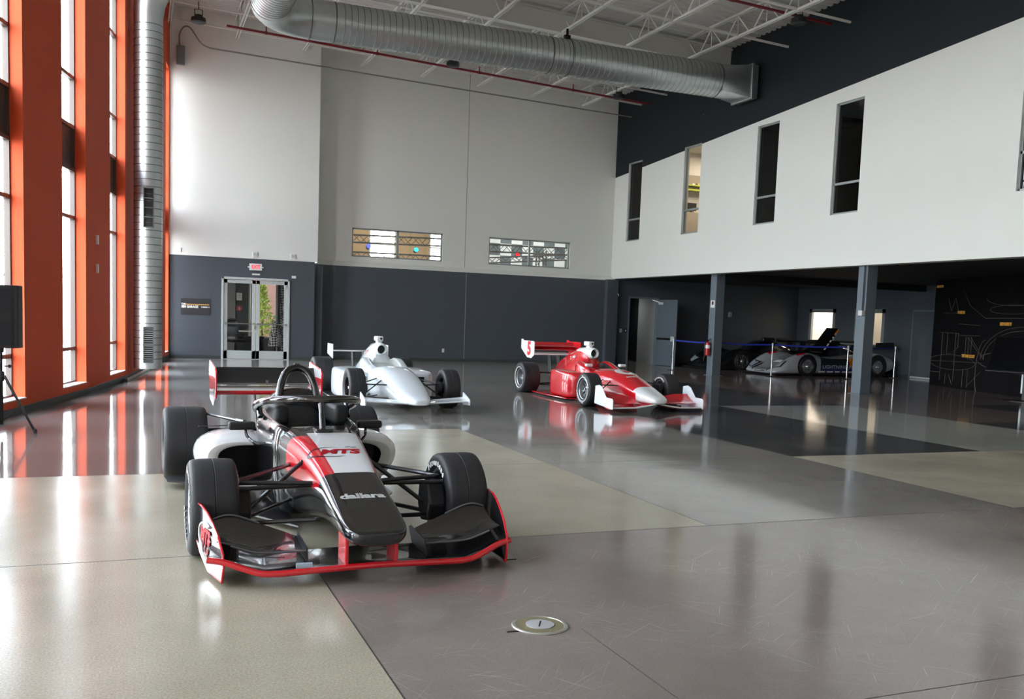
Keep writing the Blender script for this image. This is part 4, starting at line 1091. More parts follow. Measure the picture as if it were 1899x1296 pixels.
# ------------------------------------------------------------------ the two older cars share one layout
def pro_car(o, C, C2, NOSE, rims, rf, rrr, wb, pod_w, tonneau, big_wing, text):
    """C body, C2 airbox, NOSE tip colour"""
    for s in (-1, 1):
        wheel(o, s*.82, 0, rf, .27, rf*.60, s, rims, 10, text, True if big_wing else None)
        wheel(o, s*.80, wb, rrr, .37, rf*.60, s, rims, 10, None, True if big_wing else None)
    S = [(-1.24, .07, .225, .165), (-1.21, .13, .255, .15), (-1.10, .185, .295, .14), (-.85, .245, .362, .13), (-.55, .285, .452, .12), (-.2, .315, .56, .11), (.15, .345, .642, .10), (.55, .375, .672, .08), (.85, .40, .662, .07), (.98, .41, .655, .065)]
    S = lerp_sections(S, 3)
    q = MB(); q.loft([sring(*t, 2.5, 3.6, 40, .06) for t in S], mi=lambda i, j: 1 if S[min(i, len(S)-1)][0] < -.80+.12*abs(math.sin((j+.5)*PI/20)) else 0, cap=True)
    nose = q.build('nose', [C, NOSE], o, smooth=60, sub=1)
    q = MB(); tub(q, [(.90, .385, .20, .645, .06, .62), (1.0, .40, .235, .655, .06, .5 if tonneau else .4), (1.2, .415, .25, .70, .06, .56 if tonneau else .3), (1.42, .42, .245, .765, .06, .64 if tonneau else .3), (1.6, .41, .2, .80, .06, .74 if tonneau else .55)])
    q.build('cockpit_tub', [C, TUBG if tonneau else MBLACK], o, smooth=60, sub=1)
    if not tonneau:
        q = MB(); q.tube([(.11*math.cos(a), 1.08, .60+.07*math.sin(a)) for a in [2*PI*i/20 for i in range(20)]], .014, 8, closed=True); q.build('steering_wheel', MBLACK, o)
    # engine cover
    def bell(y, zt, wt, wm, zm, wb_, zb): return [Vector((x, y, z)) for x, z in [(0, zt), (wt*.6, zt-.012), (wt, zt-.06), (wt*1.1, zt-.15 if zt-.15 > zm else (zt+zm)/2), (wm, zm), (wb_*.95, (zm+zb)/2+.03), (wb_, zb+.05), (wb_*.9, zb), (-wb_*.9, zb), (-wb_, zb+.05), (-wb_*.95, (zm+zb)/2+.03), (-wm, zm), (-wt*1.1, zt-.15 if zt-.15 > zm else (zt+zm)/2), (-wt, zt-.06), (-wt*.6, zt-.012)]]
    R = [bell(1.52, .93, .11, .20, .72, .40, .08), bell(1.62, .99, .125, .24, .74, .41, .08), bell(1.85, 1.01, .13, .25, .74, .41, .08), bell(2.2, .985, .11, .24, .70, .38, .08), bell(2.6, .87, .08, .21, .62, .31, .10), bell(3.0, .71, .06, .17, .5, .23, .14), bell(3.35, .57, .05, .13, .42, .15, .18)]
    q = MB(); q.loft(R, cap=True); ec = q.build('engine_cover', C, o, smooth=60, sub=1)
    q = MB(); Ma = Matrix.Translation((0, 1.56, .925)) @ Matrix.Rotation(PI/2, 4, 'X')
    q.lathe([(.07, -.05), (.074, .10), (.088, .125), (.108, .10), (.118, .03), (.122, -.15), (.10, -.5), (.03, -.75)], 28, Ma, caps=False); q.build('airbox', C2, o, smooth=50)
    q = MB(); q.lathe([(0, .03), (.075, .03)], 28, Ma, caps=False); q.build('intake', MBLACK, o, smooth=0)
    q = MB(); q.bx(-.045, .045, 1.62, 1.78, 1.02, 1.08); q.bx(-.065, .065, 1.60, 1.84, 1.07, 1.165); cp = q.build('camera_pod', C2 if not tonneau else GWHITE, o, smooth=40, bevel=.02)
    q = MB(); q.lathe([(.022, 0), (.02, .008)], 14, Matrix.Translation((.02, 1.602, 1.12)) @ Matrix.Rotation(PI/2, 4, 'X')); q.build('camera_lens', LETB, cp)
    # sidepods
    for s in (-1, 1):
        def ring(y, x0, x1, z0, z1, r=.06): return [Vector((s*x, y, z)) for x, z in [(x0, z1+.02), ((x0+x1)/2, z1+.015), (x1-r, z1), (x1-r*.3, z1-r*.3), (x1, z1-r), (x1+.01, (z0+z1)/2), (x1, z0+r*.5), (x1-r*.5, z0), ((x0+x1)/2, z0), (x0, z0)]]
        q = MB(); q.loft([ring(.84, .30, pod_w-.26, .14, .48), ring(.87, .31, pod_w-.12, .10, .52), ring(.94, .32, pod_w-.03, .07, .55), ring(1.06, .33, pod_w, .06, .565), ring(1.4, .30, pod_w, .06, .58), ring(1.85, .28, pod_w-.01, .06, .585), ring(1.9, .28, pod_w-.03, .06, .58), ring(2.15, .25, pod_w*.8, .06, .54), ring(2.45, .2, pod_w*.52, .07, .46), ring(2.75, .15, pod_w*.3, .1, .4)], cap=True)
        q.build('sidepod', [C, MBLACK], o, smooth=60, sub=1)
        q = MB(); q.prism([(.30, .85), (pod_w+.02, 1.0), (pod_w+.05, 1.9), (pod_w, 2.75), (.20, 2.95)], .016, Matrix.Translation((0, 0, .05)) @ Matrix.Diagonal((s, 1, 1, 1))); q.build('floor_panel', C if big_wing else CARB, o, smooth=0)
        if big_wing:
            q = MB(); q.bx(min(s*.30, s*.44), max(s*.30, s*.44), .90, 1.0, .685, .745); q.build('mirror', GWHITE, o, smooth=40, bevel=.018)
            q = MB(); q.tube([(s*.37, .95, .69), (s*.33, .93, .60)], .01, 6); q.build('mirror_stalk', MBLACK, o)
        q = MB(); q.prism([(wb+.22, .36), (wb+.38, .36), (wb+.5, .82), (wb+.32, .82)], .018, side_plate(s*.11)); q.build('wing_pillar', MBLACK, o, smooth=0)
    m_ = MBLACK if big_wing else DISC
    arms(o, [((.235, -.20, .40), (.72, 0, .40)), ((.30, .42, .48), (.72, .01, .40)), ((.20, -.20, .18), (.72, 0, .17)), ((.30, .45, .18), (.72, .01, .17)), ((.27, .12, .50), (.70, 0, .19))], .011, m_)
    arms(o, [((.16, wb-.35, .42), (.64, wb, .44)), ((.14, wb+.15, .42), (.64, wb, .44)), ((.16, wb-.35, .18), (.64, wb, .18)), ((.12, wb+.15, .2), (.64, wb, .18))], .013, MBLACK)
    for s in (-1, 1):
        q = MB(); q.lathe([(.11, -.06), (.12, 0), (.08, .07)], 16, Matrix.Translation((s*.68, 0, rf)) @ Matrix.Rotation(PI/2, 4, 'Y')); q.build('brake_duct', MBLACK, o)
    q = MB(); q.loft([sring(wb-.5, .15, .42, .12, 4, 4, 16), sring(wb+.3, .11, .40, .14, 4, 4, 16)], cap=True); q.build('gearbox', MBLACK, o)
    return nose, ec


o = thing('race_car', 'plain white open wheel race car parked behind the black one', 'race car', (4.19, 15.36, 0), 0)
nose, ec = pro_car(o, PWHITE, PWHITE, PWHITE, RIMD, .333, .352, 3.05, .86, True, False, None)
q = MB(); wing(q, [(-.86, -1.0, .20, .30, .16), (-.2, -1.0, .165, .30, .10), (.2, -1.0, .165, .30, .10), (.86, -1.0, .20, .30, .16)]); q.build('front_wing', PWHITE, o, smooth=50)
for s in (-1, 1):
    q = MB(); q.prism([(-1.05, .14), (-1.05, .22), (-.95, .26), (-.70, .33), (-.66, .17), (-.74, .12)], .014, side_plate(s*.865)); q.build('endplate', PWHITE, o, smooth=0)
    for z0, z1 in ((.38, .47), (.24, .33)):
        q = MB(); q.bx(min(s*.42, s*.64), max(s*.42, s*.64), .825, .86, z0, z1); q.build('radiator_inlet', LETB, o, smooth=0, bevel=.01)
    q = MB(); q.prism([(3.18, .66), (3.18, .95), (3.72, .95), (3.74, .74)], .012, side_plate(s*.56)); q.build('endplate', GWHITE, o, smooth=0)
q = MB(); wing(q, [(-.56, 3.18, .82, .30, .10), (.56, 3.18, .82, .30, .10)]); q.build('rear_wing', MBLACK, o, smooth=50)
q = MB(); q.tube([(-.56, 3.18, .82), (.56, 3.18, .82)], .013, 8); q.build('leading_edge', GWHITE, o)
q = MB(); bv = bvh_of(ec)
for y, z, a, b in ((1.95, .86, .10, .03), (2.08, .84, .05, .02), (1.9, .80, .07, .018)): q.quad((-1, y, z), (-1, y+a, z), (-1, y+a, z+b), (-1, y, z+b))
project(q, bv, (1, 0, 0), .004); q.build('decal', LETR, ec, smooth=0)

o = thing('race_car', 'red and white open wheel race car number 5 with big rear wing', 'race car', (8.66, 15.56, 0), 0)
nose, ec = pro_car(o, GRED, GWHITE, GWHITE, RIMS, .312, .327, 3.04, .80, False, True, 'Firestone')
LEr = [(-.92, -1.13, .075), (-.45, -1.13, .075), (-.2, -1.13, .11), (0, -1.15, .15)]
LEr = LEr+[(-x, y, z) for x, y, z in LEr[-2::-1]]
q = MB(); wing(q, [(x, y, z, .40, .07) for x, y, z in LEr]); q.build('front_wing', GRED, o, smooth=50)
q = MB(); q.tube([(x, y+.004, z) for x, y, z in LEr], .015, 8); q.build('leading_edge', GWHITE, o)
for s in (-1, 1):
    q = MB(); wing(q, [(s*.24, -.94, .13, .28, .34), (s*.6, -.94, .135, .34, .46), (s*.91, -.94, .14, .34, .46)], AFT); q.build('front_flap', GRED, o, smooth=50)
    q = MB(); q.prism([(-1.16, .05), (-1.16, .21), (-1.12, .24), (-.90, .245), (-.72, .42), (-.62, .445), (-.47, .42), (-.45, .10)], .014, side_plate(s*.925)); q.build('endplate', PWHITE, o, smooth=0, bevel=.004)
    P = [(3.24, .80), (3.24, 1.085), (3.30, 1.10), (3.86, 1.10), (3.88, 1.13), (3.98, 1.13), (3.98, .92), (3.62, .73), (3.40, .72)]
    q = MB(); q.prism(P, .014, side_plate(s*.565)); ep = q.build('endplate', GWHITE if s < 0 else GRED, o, smooth=0)
    if s < 0:
        q = MB(); add_text(q, '5', .40, frame((-.575, 3.52, .92), (0, -1, 0), (0, 0, 1)), .002, .018); q.build('number', LETR, ep, smooth=0)
q = MB(); wing(q, [(-.56, 3.22, .82, .34, .10), (.56, 3.22, .82, .34, .10)]); q.build('rear_wing', GRED, o, smooth=50)
q = MB(); q.tube([(-.56, 3.22, .82), (.56, 3.22, .82)], .018, 8); q.build('leading_edge', GWHITE, o)
for z0, y0 in ((.90, 3.36), (.985, 3.44)):
    q = MB(); wing(q, [(-.56, y0, z0, .24, .40), (.56, y0, z0, .24, .40)], AFT); q.build('rear_flap', GRED, o, smooth=50)
bv = bvh_of(nose)
q = MB(); disc_grid(q, frame((.02, .18, .9), (1, 0, 0), (0, 1, 0)), .19, .24); project(q, bv, off=.004); q.build('number_disc', GWHITE, nose)
q = MB(); add_text(q, '5', .26, frame((.02, .16, .9), (1, 0, 0), (0, 1, 0)), .001, .012, 1, 1.2); project(q, bv, off=.008); q.build('number', LETR, nose, smooth=0)
q = MB()
for k in range(7): q.quad(*[(-.14+k*.04+dx, -.20+dy, .9) for dx, dy in ((0, 0), (.03, 0), (.03, .045), (0, .045))])
project(q, bv, off=.004); q.build('decal', GWHITE, nose, smooth=0)
q = MB()
for k in range(9): q.quad((-2, 1.0+k*.07, .50+k*.006), (-2, 1.05+k*.07, .50+k*.006), (-2, 1.05+k*.07, .516+k*.006), (-2, 1.0+k*.07, .516+k*.006))
for z0 in (.545,): q.quad((-2, .95, z0), (-2, 2.1, z0+.02), (-2, 2.1, z0+.03), (-2, .95, z0+.012))
pods = [c for c in o.children if c.name.startswith('sidepod')]
project(q, bvh_of(pods[0]), (1, 0, 0), .005); q.build('decal', GWHITE, pods[0], smooth=0)
bv = bvh_of(ec); q = MB()
for y, z, a, b in ((2.0, .80, .20, .05), (2.25, .80, .1, .03)): q.quad((-1, y, z), (-1, y+a, z+.01), (-1, y+a*.8, z+b), (-1, y+.02, z+b))
project(q, bv, (1, 0, 0), .004); q.build('decal', GWHITE, ec, smooth=0)
# ================================================================== closed sports prototypes under the mezzanine
def proto(o, BODY, STRIPE, glassm, silver):
    def half(y, hw, zh, zf, zb):
        P = [(0, zh), (hw*.36, zh+.005), (hw*.52, zh+.01), (hw*.64, zf-.035), (hw*.77, zf), (hw*.90, zf-.035), (hw*.985, zf-.16 if zf-.16 > zb+.06 else (zf+zb)/2), (hw, (zf+zb)/2-.03), (hw*.985, zb+.04), (hw*.93, zb), (hw*.4, zb)]
        return [Vector((x, y, z)) for x, z in P]+[Vector((-x, y, z)) for x, z in P[:0:-1]]
    S = [(-1.20, .72, .15, .16, .07), (-1.15, .82, .19, .24, .06), (-.95, .93, .26, .40, .06), (-.65, .975, .37, .59, .06), (-.35, .985, .48, .72, .07), (0, .99, .56, .785, .08), (.4, .99, .61, .75, .08), (.75, .975, .65, .665, .08), (1.2, .97, .67, .645, .08), (1.8, .98, .70, .66, .08),
         (2.3, .99, .73, .72, .08), (2.7, .99, .75, .79, .08), (3.05, .99, .75, .81, .09), (3.4, .98, .74, .77, .14), (3.72, .95, .70, .69, .22), (3.84, .90, .64, .62, .3)]
    S = lerp_sections(S, 2); n = 21
    def mi(i, j):
        y = S[min(i, len(S)-1)][0]; side = j in (6, 7, 8, 12, 13, 14) or j in (5, 15)
        if .55 < y < 1.75 and j in (5, 6, 14, 15): return 2
        if .45 < y < 2.3 and j in (7, 8, 12, 13): return 1
        if -.45 < y < -.1 and j in (3, 4, 16, 17): return 3
        if 1.75 <= y < 2.35 and j in (5, 6, 14, 15): return 4
        return 0
    q = MB(); q.loft([half(*t) for t in S], mi=mi, cap=True)
    body = q.build('body_shell', [BODY, STRIPE, MBLACK, GRED if silver else BODY, mat('orange_wrap', rgb(205, 120, 30), .3, coat=.6, noise=.05) if silver else BODY], o, smooth=50, sub=1)
    bvb0 = bvh_of(body)
    q = MB(); q.bx(-.95, .95, -1.28, -.9, .04, .06); q.bx(-.93, .93, -.9, 3.7, .045, .09); q.build('splitter', MBLACK, o, smooth=0)
    C = [(.62, .50, .66, .5), (.85, .52, .82, .5), (1.1, .53, 1.0, .5), (1.35, .52, 1.09, .5), (1.7, .50, 1.11, .5), (2.05, .45, 1.04, .5), (2.4, .36, .93, .5), (2.8, .26, .82, .5)]
    q = MB(); q.loft([sring(y, hw, zt, .45, 3, 3, 28, -.18) for y, hw, zt, _ in C], mi=lambda i, j: 1 if i > 2 and 5 < j < 9 else 0, cap=True); q.build('cabin', [glassm, BODY], o, smooth=60, sub=1)
    q = MB(); q.bx(-.09, .09, 1.55, 2.1, 1.05, 1.20); q.build('roof_scoop', MBLACK, o, smooth=40, bevel=.04)
    for s in (-1, 1):
        for y, r in ((0, .325), (3.0, .34)):
            q = MB(); q.lathe([(r-.03, 0), (r+.065, 0), (r+.07, .012), (r-.03, .02)], 40, Matrix.Translation((s*.975, y, r+.01)) @ Matrix.Rotation(s*PI/2, 4, 'Y'), caps=False); q.build('wheel_arch', MBLACK, o)
            wheel(o, s*.865, y, r, .30, .225, s, RIMS, 10, None, None, .9)
        for nm_, mm_, x0, x1, z0, z1, of in (('headlight_bezel', MBLACK, .50, .86, .26, .50, .006), ('headlight', mat('headlight_glass', rgb(205, 215, 222), .08, metal=.5, noise=.3, nscale=25), .54, .82, .29, .47, .012), ('intake_duct', MBLACK, .36, .47, .16, .40, .006)):
            q = MB(); n_ = 8
            P_ = [[Vector((s*(x0+(x1-x0)*i/n_), -1.6, z0+(z1-z0)*j/n_+.10*(i/n_))) for i in range(n_+1)] for j in range(n_+1)]
            q.loft(P_, ringclosed=False); project(q, bvb0, (0, 1, -.12), of); q.build(nm_, mm_, body, smooth=0)
        q = MB(); q.prism([(2.9, .70), (3.1, .70), (3.35, 1.1), (3.05, 1.1)], .02, side_plate(s*.38)); q.build('wing_pillar', MBLACK, o, smooth=0)
        q = MB(); q.prism([(2.92, 1.02), (3.72, 1.0), (3.72, 1.2), (2.92, 1.18)], .014, side_plate(s*.93)); q.build('endplate', MBLACK, o, smooth=0)
    q = MB(); wing(q, [(-.93, 2.98, 1.10, .62, .05), (.93, 2.98, 1.10, .62, .05)]); q.build('rear_wing', BODY, o, smooth=50)
    q = MB(); q.loft([[Vector((-.28+.56*i/8, -1.6, .15+.07*j)) for i in range(9)] for j in range(3)], ringclosed=False); project(q, bvb0, (0, 1, -.12), .006); q.build('air_inlet', MBLACK, body, smooth=0)
    return body


SILV = mat('silver_paint', rgb(196, 198, 200), .24, metal=.35, coat=.7, noise=.04, nscale=4)
NAVY = mat('navy_stripe', rgb(44, 48, 92), .35, coat=.5, noise=.05)
o = thing('race_car', 'silver sports prototype race car with its door swung up, behind ropes', 'race car', (20.86, 26.28, 0), -PI/2)
body = proto(o, SILV, NAVY, GBLACK, True)
bvb = bvh_of(body)
q = MB(); add_text(q, 'LIGHTNING FA', .16, frame((1.6, 1.32, .315), (0, 1, 0), (0, 0, 1)), .001, .005, 1.05, 1.2); project(q, bvb, (-1, 0, 0), .006); q.build('lettering', mat('pale_blue_lettering', rgb(190, 205, 220), .4, noise=.03), body, smooth=0)
q = MB()
for k, (a, w_) in enumerate(((.5, .28), (.86, .26), (1.2, .2), (1.5, .18), (1.78, .22))): q.quad(*[(1.6, a+dx, .125+dz) for dx, dz in ((0, 0), (w_, 0), (w_, .055), (0, .055))])
project(q, bvb, (-1, 0, 0), .006); q.build('decal', LETW, body, smooth=0)
q = MB(); q.quad(*[(-.16+dx, -.55+dy, 1.2) for dx, dy in ((0, 0), (.42, 0), (.42, .2), (0, .2))]); project(q, bvb, off=.006); q.build('number_panel', LETW, body, smooth=0)
q = MB(); q.bar((.62, .62, .80), (.64, 1.28, 1.62), .62, .075, up=(0, -.8, .6)); dr = q.build('raised_door', GBLACK, o, smooth=0, bevel=.02)
q = MB()
for k in range(5):
    t = .12+k*.16; c0 = Vector((.94, .62, .80)).lerp(Vector((.96, 1.28, 1.62)), t); c1 = c0.lerp(Vector((.96, 1.28, 1.62)), .13)
    q.bar(c0, c1, .02, .045, up=(0, -.8, .6))
q.build('decal', LETW, dr, smooth=0)
q = MB(); q.bar((.945, 1.10, 1.40), (.955, 1.26, 1.60), .02, .06, up=(0, -.8, .6)); q.build('decal', MATS['orange_wrap'], dr, smooth=0)
DKBODY = mat('black_car_paint', rgb(16, 17, 20), .3, coat=.6, noise=.05, nscale=4)
o = thing('race_car', 'black sports prototype race car at the back behind the silver one', 'race car', (20.3, 29.15, 0), -PI/2)
proto(o, DKBODY, DKBODY, GBLACK, False)

# ------------------------------------------------------------------ rope barrier posts with blue belts
STP = [(17.19, 27.82), (17.44, 25.42-.02), (19.12, 24.92), (21.39, 24.0), (24.16, 24.82)]
BELT = mat('blue_belt', rgb(28, 44, 150), .6, noise=.06, nscale=30)
WHERE = ['chrome belt post by the open grey door, first of the row', 'chrome belt post just right of the grey column with the extinguisher', 'chrome belt post in front of the silver race car nose', 'chrome belt post close beside the grey column with a junction box', 'chrome belt post behind the tail of the silver race car']
for k, (x, y) in enumerate(STP):
    o = thing('belt_post', WHERE[k], 'barrier post', (x, y, 0), 0, 'chrome posts with blue belts round the exhibit')
    q = MB(); q.lathe([(.16, 0), (.165, .012), (.15, .022), (.04, .03), (0, .03)], 28); q.build('base', CHROME, o)
    q = MB(); q.lathe([(.026, .025), (.026, 1.0)], 16); q.build('post', CHROME, o)
    q = MB(); q.lathe([(.032, .97), (.034, 1.07), (.028, 1.085), (0, 1.088)], 16); q.build('cassette', ALU, o)
    if k < len(STP)-1:
        d = Vector((STP[k+1][0]-x, STP[k+1][1]-y, 0)); q = MB(); pts = [(d.x*(.3+t*.94)/10, d.y*(.3+t*.94)/10, 1.03-.025*math.sin(PI*t/10)) for t in range(11)]
        q.loft([[Vector((a, b, c-.025)), Vector((a, b, c+.025))] for a, b, c in pts], ringclosed=False); q.build('belt', BELT, o, smooth=0)

# ------------------------------------------------------------------ graphic wall lettering, line drawing
gd = Vector((GB.x-GA.x, GB.y-GA.y, 0)).normalized(); gn = Vector((gd.y, -gd.x, 0))
if gn.x > 0: gn = -gn
GM = frame(Vector((GA.x, GA.y, 0))+gn*.012, gd, (0, 0, 1))
LINE = mat('grey_line_art', rgb(96, 84, 78), .5, noise=.15, nscale=3)
AMB = mat('amber_letters', rgb(225, 165, 70), .4, noise=.03)
for txt, s, z, h, lb in (('PASSION', 1.55, 2.21, .12, 'amber word PASSION on the black graphic wall'), ('RESPONSIBILITY', 3.78, 1.89, .12, 'long amber word above the tilted screen on the black graphic wall'), ('TECHNOLOGY', 2.08, .96, .12, 'amber word low on the black graphic wall left of the screen'), ('AMBITION', .26, 3.0, .10, 'dim amber word at the top left corner of the black graphic wall')):
    q = MB(); add_text(q, txt, h, GM @ Matrix.Translation((s, z, 0)), .004, .004, 1.0, .82 if len(txt) < 12 else .62)
    tag(q.build('wall_lettering', AMB, smooth=0), lb, 'lettering')
q = MB()
def gl(pts, r=.006, closed=False): q.tube([GM @ Vector((a, b, 0)) for a, b in pts], r, 4, closed=closed)
def circ(cx, cz, rx, rz, a0=0, a1=360): gl([(cx+rx*math.cos(math.radians(a0+(a1-a0)*t/28)), cz+rz*math.sin(math.radians(a0+(a1-a0)*t/28))) for t in range(29)])
for x, z in ((.6, 1.62), (1.35, 1.62)): gl([(x, .2), (x, z)])
gl([(.45, 1.62), (1.5, 1.60), (1.5, 1.2), (1.25, 1.05)]); gl([(.9, 1.6), (.9, 1.0), (1.15, 1.0)]); gl([(1.5, 1.88), (2.6, 1.84)]); gl([(1.5, 1.55), (2.6, 1.55)]); gl([(1.55, 2.9), (2.0, 2.4), (2.8, 2.05), (6.5, 2.05)])
gl([(.6, 2.2), (1.4, 2.2)]); gl([(.8, 2.65), (1.0, 2.25), (1.2, 2.65), (1.4, 2.25)]); circ(4.0, 2.28, 1.0, .12); circ(4.2, 2.6, 1.4, .22, 180, 360)
for x in (1.9, 2.05, 2.2): gl([(x, 1.5), (x, .95)])
gl([(2.0, 1.5), (2.75, .95)]); gl([(2.15, 1.5), (2.85, .92)]); circ(4.6, .90, 1.9, .92, 0, 180); circ(4.6, .90, 1.75, .82, 0, 180); circ(5.0, .95, 2.3, .24, 0, 180); circ(5.0, .9, 2.3, .32, 0, 180); circ(4.8, .85, 2.2, .25, 180, 360); circ(2.9, .55, .4, .9, 90, 290)
circ(1.2, .75, 1.25, .22); gl([(0, .75), (2.8, .8)]); gl([(0, .42), (.6, .42)]); gl([(1.85, .58), (1.85, .06)]); gl([(2.1, .58), (2.1, .06)]); gl([(2.75, .55), (2.1, .1)]); gl([(.9, .38), (.9, .08)]); gl([(1.1, .38), (1.3, .1)]); gl([(5.4, 3.0), (8, 2.98)]); gl([(4.6, 2.9), (4.6, 2.5)]); gl([(4.9, 2.9), (4.9, 2.5)])
tag(q.build('wall_line_drawing', LINE, smooth=0), 'faint grey car line drawing across the black graphic wall', 'wall drawing')
# grey flush door in the exhibit wall
o = thing('door_3', None, None, (XE, 24.48, 0)); o['kind'] = 'structure'
q = MB(); q.bx(-.03, .0, -.5, -.45, 0, 2.36); q.bx(-.03, 0, .45, .5, 0, 2.36); q.bx(-.03, 0, -.5, .5, 2.31, 2.36); q.build('door_frame', STEELC, o, smooth=0)
q = MB(); q.bx(-.02, 0, -.45, .45, .05, 2.31); lf = q.build('door_leaf', CHAR, o, smooth=0)
q = MB(); q.bx(-.026, -.018, -.44, .44, .01, .07); q.build('kick_strip', ALU, lf, smooth=0)
plate('wall_speaker', 'small pale wall speaker on the dark wall above the black car', 'speaker', (21.7, YB, 2.03), (1, 0, 0), .12, .2, .08, mat('grey_speaker', rgb(150, 152, 150), .5, noise=.05))

# ------------------------------------------------------------------ big tilted touch screen on a stand
o = thing('display_screen', 'large black screen tilted on a stand before the graphic wall', 'screen', (20.02, 16.25, 0), math.radians(12))
M = Matrix.Translation((-.30, 0, 1.10)) @ Matrix.Rotation(math.radians(-27), 4, 'Y').inverted()
M = Matrix.Translation((-.28, 0, 1.13)) @ Matrix.Rotation(math.radians(26), 4, 'Y')
q = MB(); q.bx(-.03, .03, -1.5, .80, -.48, .48, M=M); bd = q.build('bezel', mat('screen_black', rgb(12, 11, 12), .35, noise=.1, nscale=6), o, smooth=0, bevel=.008)
q = MB(); q.bx(-.034, -.03, -1.47, .77, -.45, .45, M=M); q.build('glass_front', GBLACK, bd, smooth=0)
q = MB(); q.bx(-.07, .07, -.09, .09, .02, .95); q.bar((0, 0, .9), (-.22, 0, 1.12), .16, .1); q.build('stand', BLACKM, o, smooth=0, bevel=.01)
q = MB(); q.bx(-.06, .12, .09, .13, .2, .8); q.build('stand_trim', ALU, o, smooth=0)
q = MB(); q.lathe([(0, 0), (.42, 0), (.42, .015), (.25, .035), (0, .04)], 36, Matrix.Diagonal((.6, 1.4, 1, 1))); q.build('base', BLACKM, o)

# ------------------------------------------------------------------ loudspeaker on a tripod
o = thing('speaker_stand', 'black tripod stand holding the loudspeaker by the left window', 'speaker stand', (-1.49, 12.56, 0))
q = MB(); q.tube([(0, 0, .10), (0, 0, .62)], .02, 12); q.tube([(0, 0, .6), (0, 0, 1.0)], .016, 12); q.build('pole', BLACKM, o)
q = MB(); q.lathe([(.032, .62), (.036, .66), (.036, .72), (.03, .74)], 16); q.build('leg_hub', BLACKP, o)
q = MB(); q.tube([(.03, 0, .8), (.085, 0, .8)], .008, 8); q.lathe([(0, -.02), (.022, -.01), (.022, .01), (0, .02)], 10, Matrix.Translation((.09, 0, .8)) @ Matrix.Rotation(PI/2, 4, 'Y')); q.build('knob', BLACKP, o)
for a in (-12, 108, 228):
    c, s = math.cos(math.radians(a)), math.sin(math.radians(a))
    q = MB(); q.bar((c*.03, s*.03, .69), (c*.37, s*.37, .02), .03, .022); lg = q.build('leg', BLACKM, o, smooth=0)
    q = MB(); q.lathe([(.018, 0), (.022, .01), (.02, .05)], 12, Matrix.Translation((c*.37, s*.37, 0))); q.build('rubber_foot', BLACKP, lg)
    q = MB(); q.bar((0, 0, .14), (c*.20, s*.20, .36), .018, .006); q.build('brace', BLACKM, o, smooth=0)
o = thing('loudspeaker', 'black box loudspeaker on a tripod at the left edge', 'loudspeaker', (-1.49, 12.56, 1.0), math.radians(8))
q = MB(); q.prism([(-.20, -.17), (.18, -.17), (.235, -.02), (.16, .17), (-.14, .17)], .74, Matrix.Translation((0, 0, .39))); q.build('cabinet', BLACKP, o, smooth=0, bevel=.012)
q = MB(); q.bx(-.14, .12, -.182, -.168, .06, .72); q.build('grille', mat('speaker_grille', rgb(22, 24, 29), .55, metal=.3, noise=.3, nscale=200), o, smooth=0)
q = MB(); q.bx(-.02, .11, -.186, -.178, .33, .45); q.build('handle_recess', mat('deep_black', rgb(8, 8, 9), .6, noise=.1), o, smooth=0, bevel=.003)
q = MB(); q.lathe([(.03, -.04), (.035, .02)], 14); q.build('pole_mount', BLACKM, o)
q = MB(); q.tube([(.02, .1, .76), (.02, .1, .80), (.05, .1, .90)], .004, 6); q.build('antenna', BLACKM, o)

# ------------------------------------------------------------------ floor box cover
o = thing('floor_box', 'round brass floor outlet cover with silver centre in scratched floor', 'floor outlet', (1.94, 4.3, 0))
q = MB(); q.lathe([(.145, 0), (.148, .004), (.142, .009), (.128, .009), (.126, .006), (0, .006)], 48); q.build('rim', mat('brushed_rim', rgb(205, 203, 192), .3, metal=.7, noise=.1, nscale=30), o)
q = MB(); q.lathe([(0, .007), (.125, .007), (.125, .0065)], 48); q.build('brass_plate', mat('worn_brass', rgb(158, 150, 118), .45, metal=.5, noise=.12, nscale=24), o)
q = MB(); q.lathe([(.072, .007), (.074, .011), (.068, .012), (0, .012)], 36); cv = q.build('center_lid', mat('pale_lid', rgb(206, 206, 208), .4, metal=.4, noise=.06, nscale=30), o)
q = MB(); q.bx(-.045, .045, -.004, .004, .0121, .0128, M=Matrix.Rotation(math.radians(62), 4, 'Z')); q.build('slot', LETB, cv, smooth=0)
q = MB(); q.bx(-.2, -.14, -.05, -.04, 0, .004); q.build('tab', BLACKM, o, smooth=0)

# ------------------------------------------------------------------ wall sign beside the glass doors
o = thing('wall_sign', 'black sign reading SIM GARAGE on the charcoal wall', 'sign', (1.69, YL, 1.60))
q = MB(); q.bx(-.425, .425, -.02, 0, -.245, .245); q.build('panel', mat('sign_panel', rgb(52, 52, 54), .45, noise=.06, nscale=6), o, smooth=0)
M = frame((0, -.022, 0), (1, 0, 0), (0, 0, 1))
q = MB(); add_text(q, 'THE', .07, M @ Matrix.Translation((-.345, .065, 0)), .001, .003); add_text(q, 'SIM GARAGE', .10, M @ Matrix.Translation((-.16, -.012, 0)), .001, .006, 1.0, .85)
for x, w_ in ((.17, .02), (.21, .15), (.385, .03)): q.bx(x, x+w_, -.03, .005, -.001, .001, M=M)
q.build('lettering', LETW, o, smooth=0)
q = MB(); q.bx(-.28, .41, .05, .075, -.001, .001, M=M); q.build('amber_bar', mat('amber_bar', rgb(225, 175, 95), .4, noise=.03), o, smooth=0)
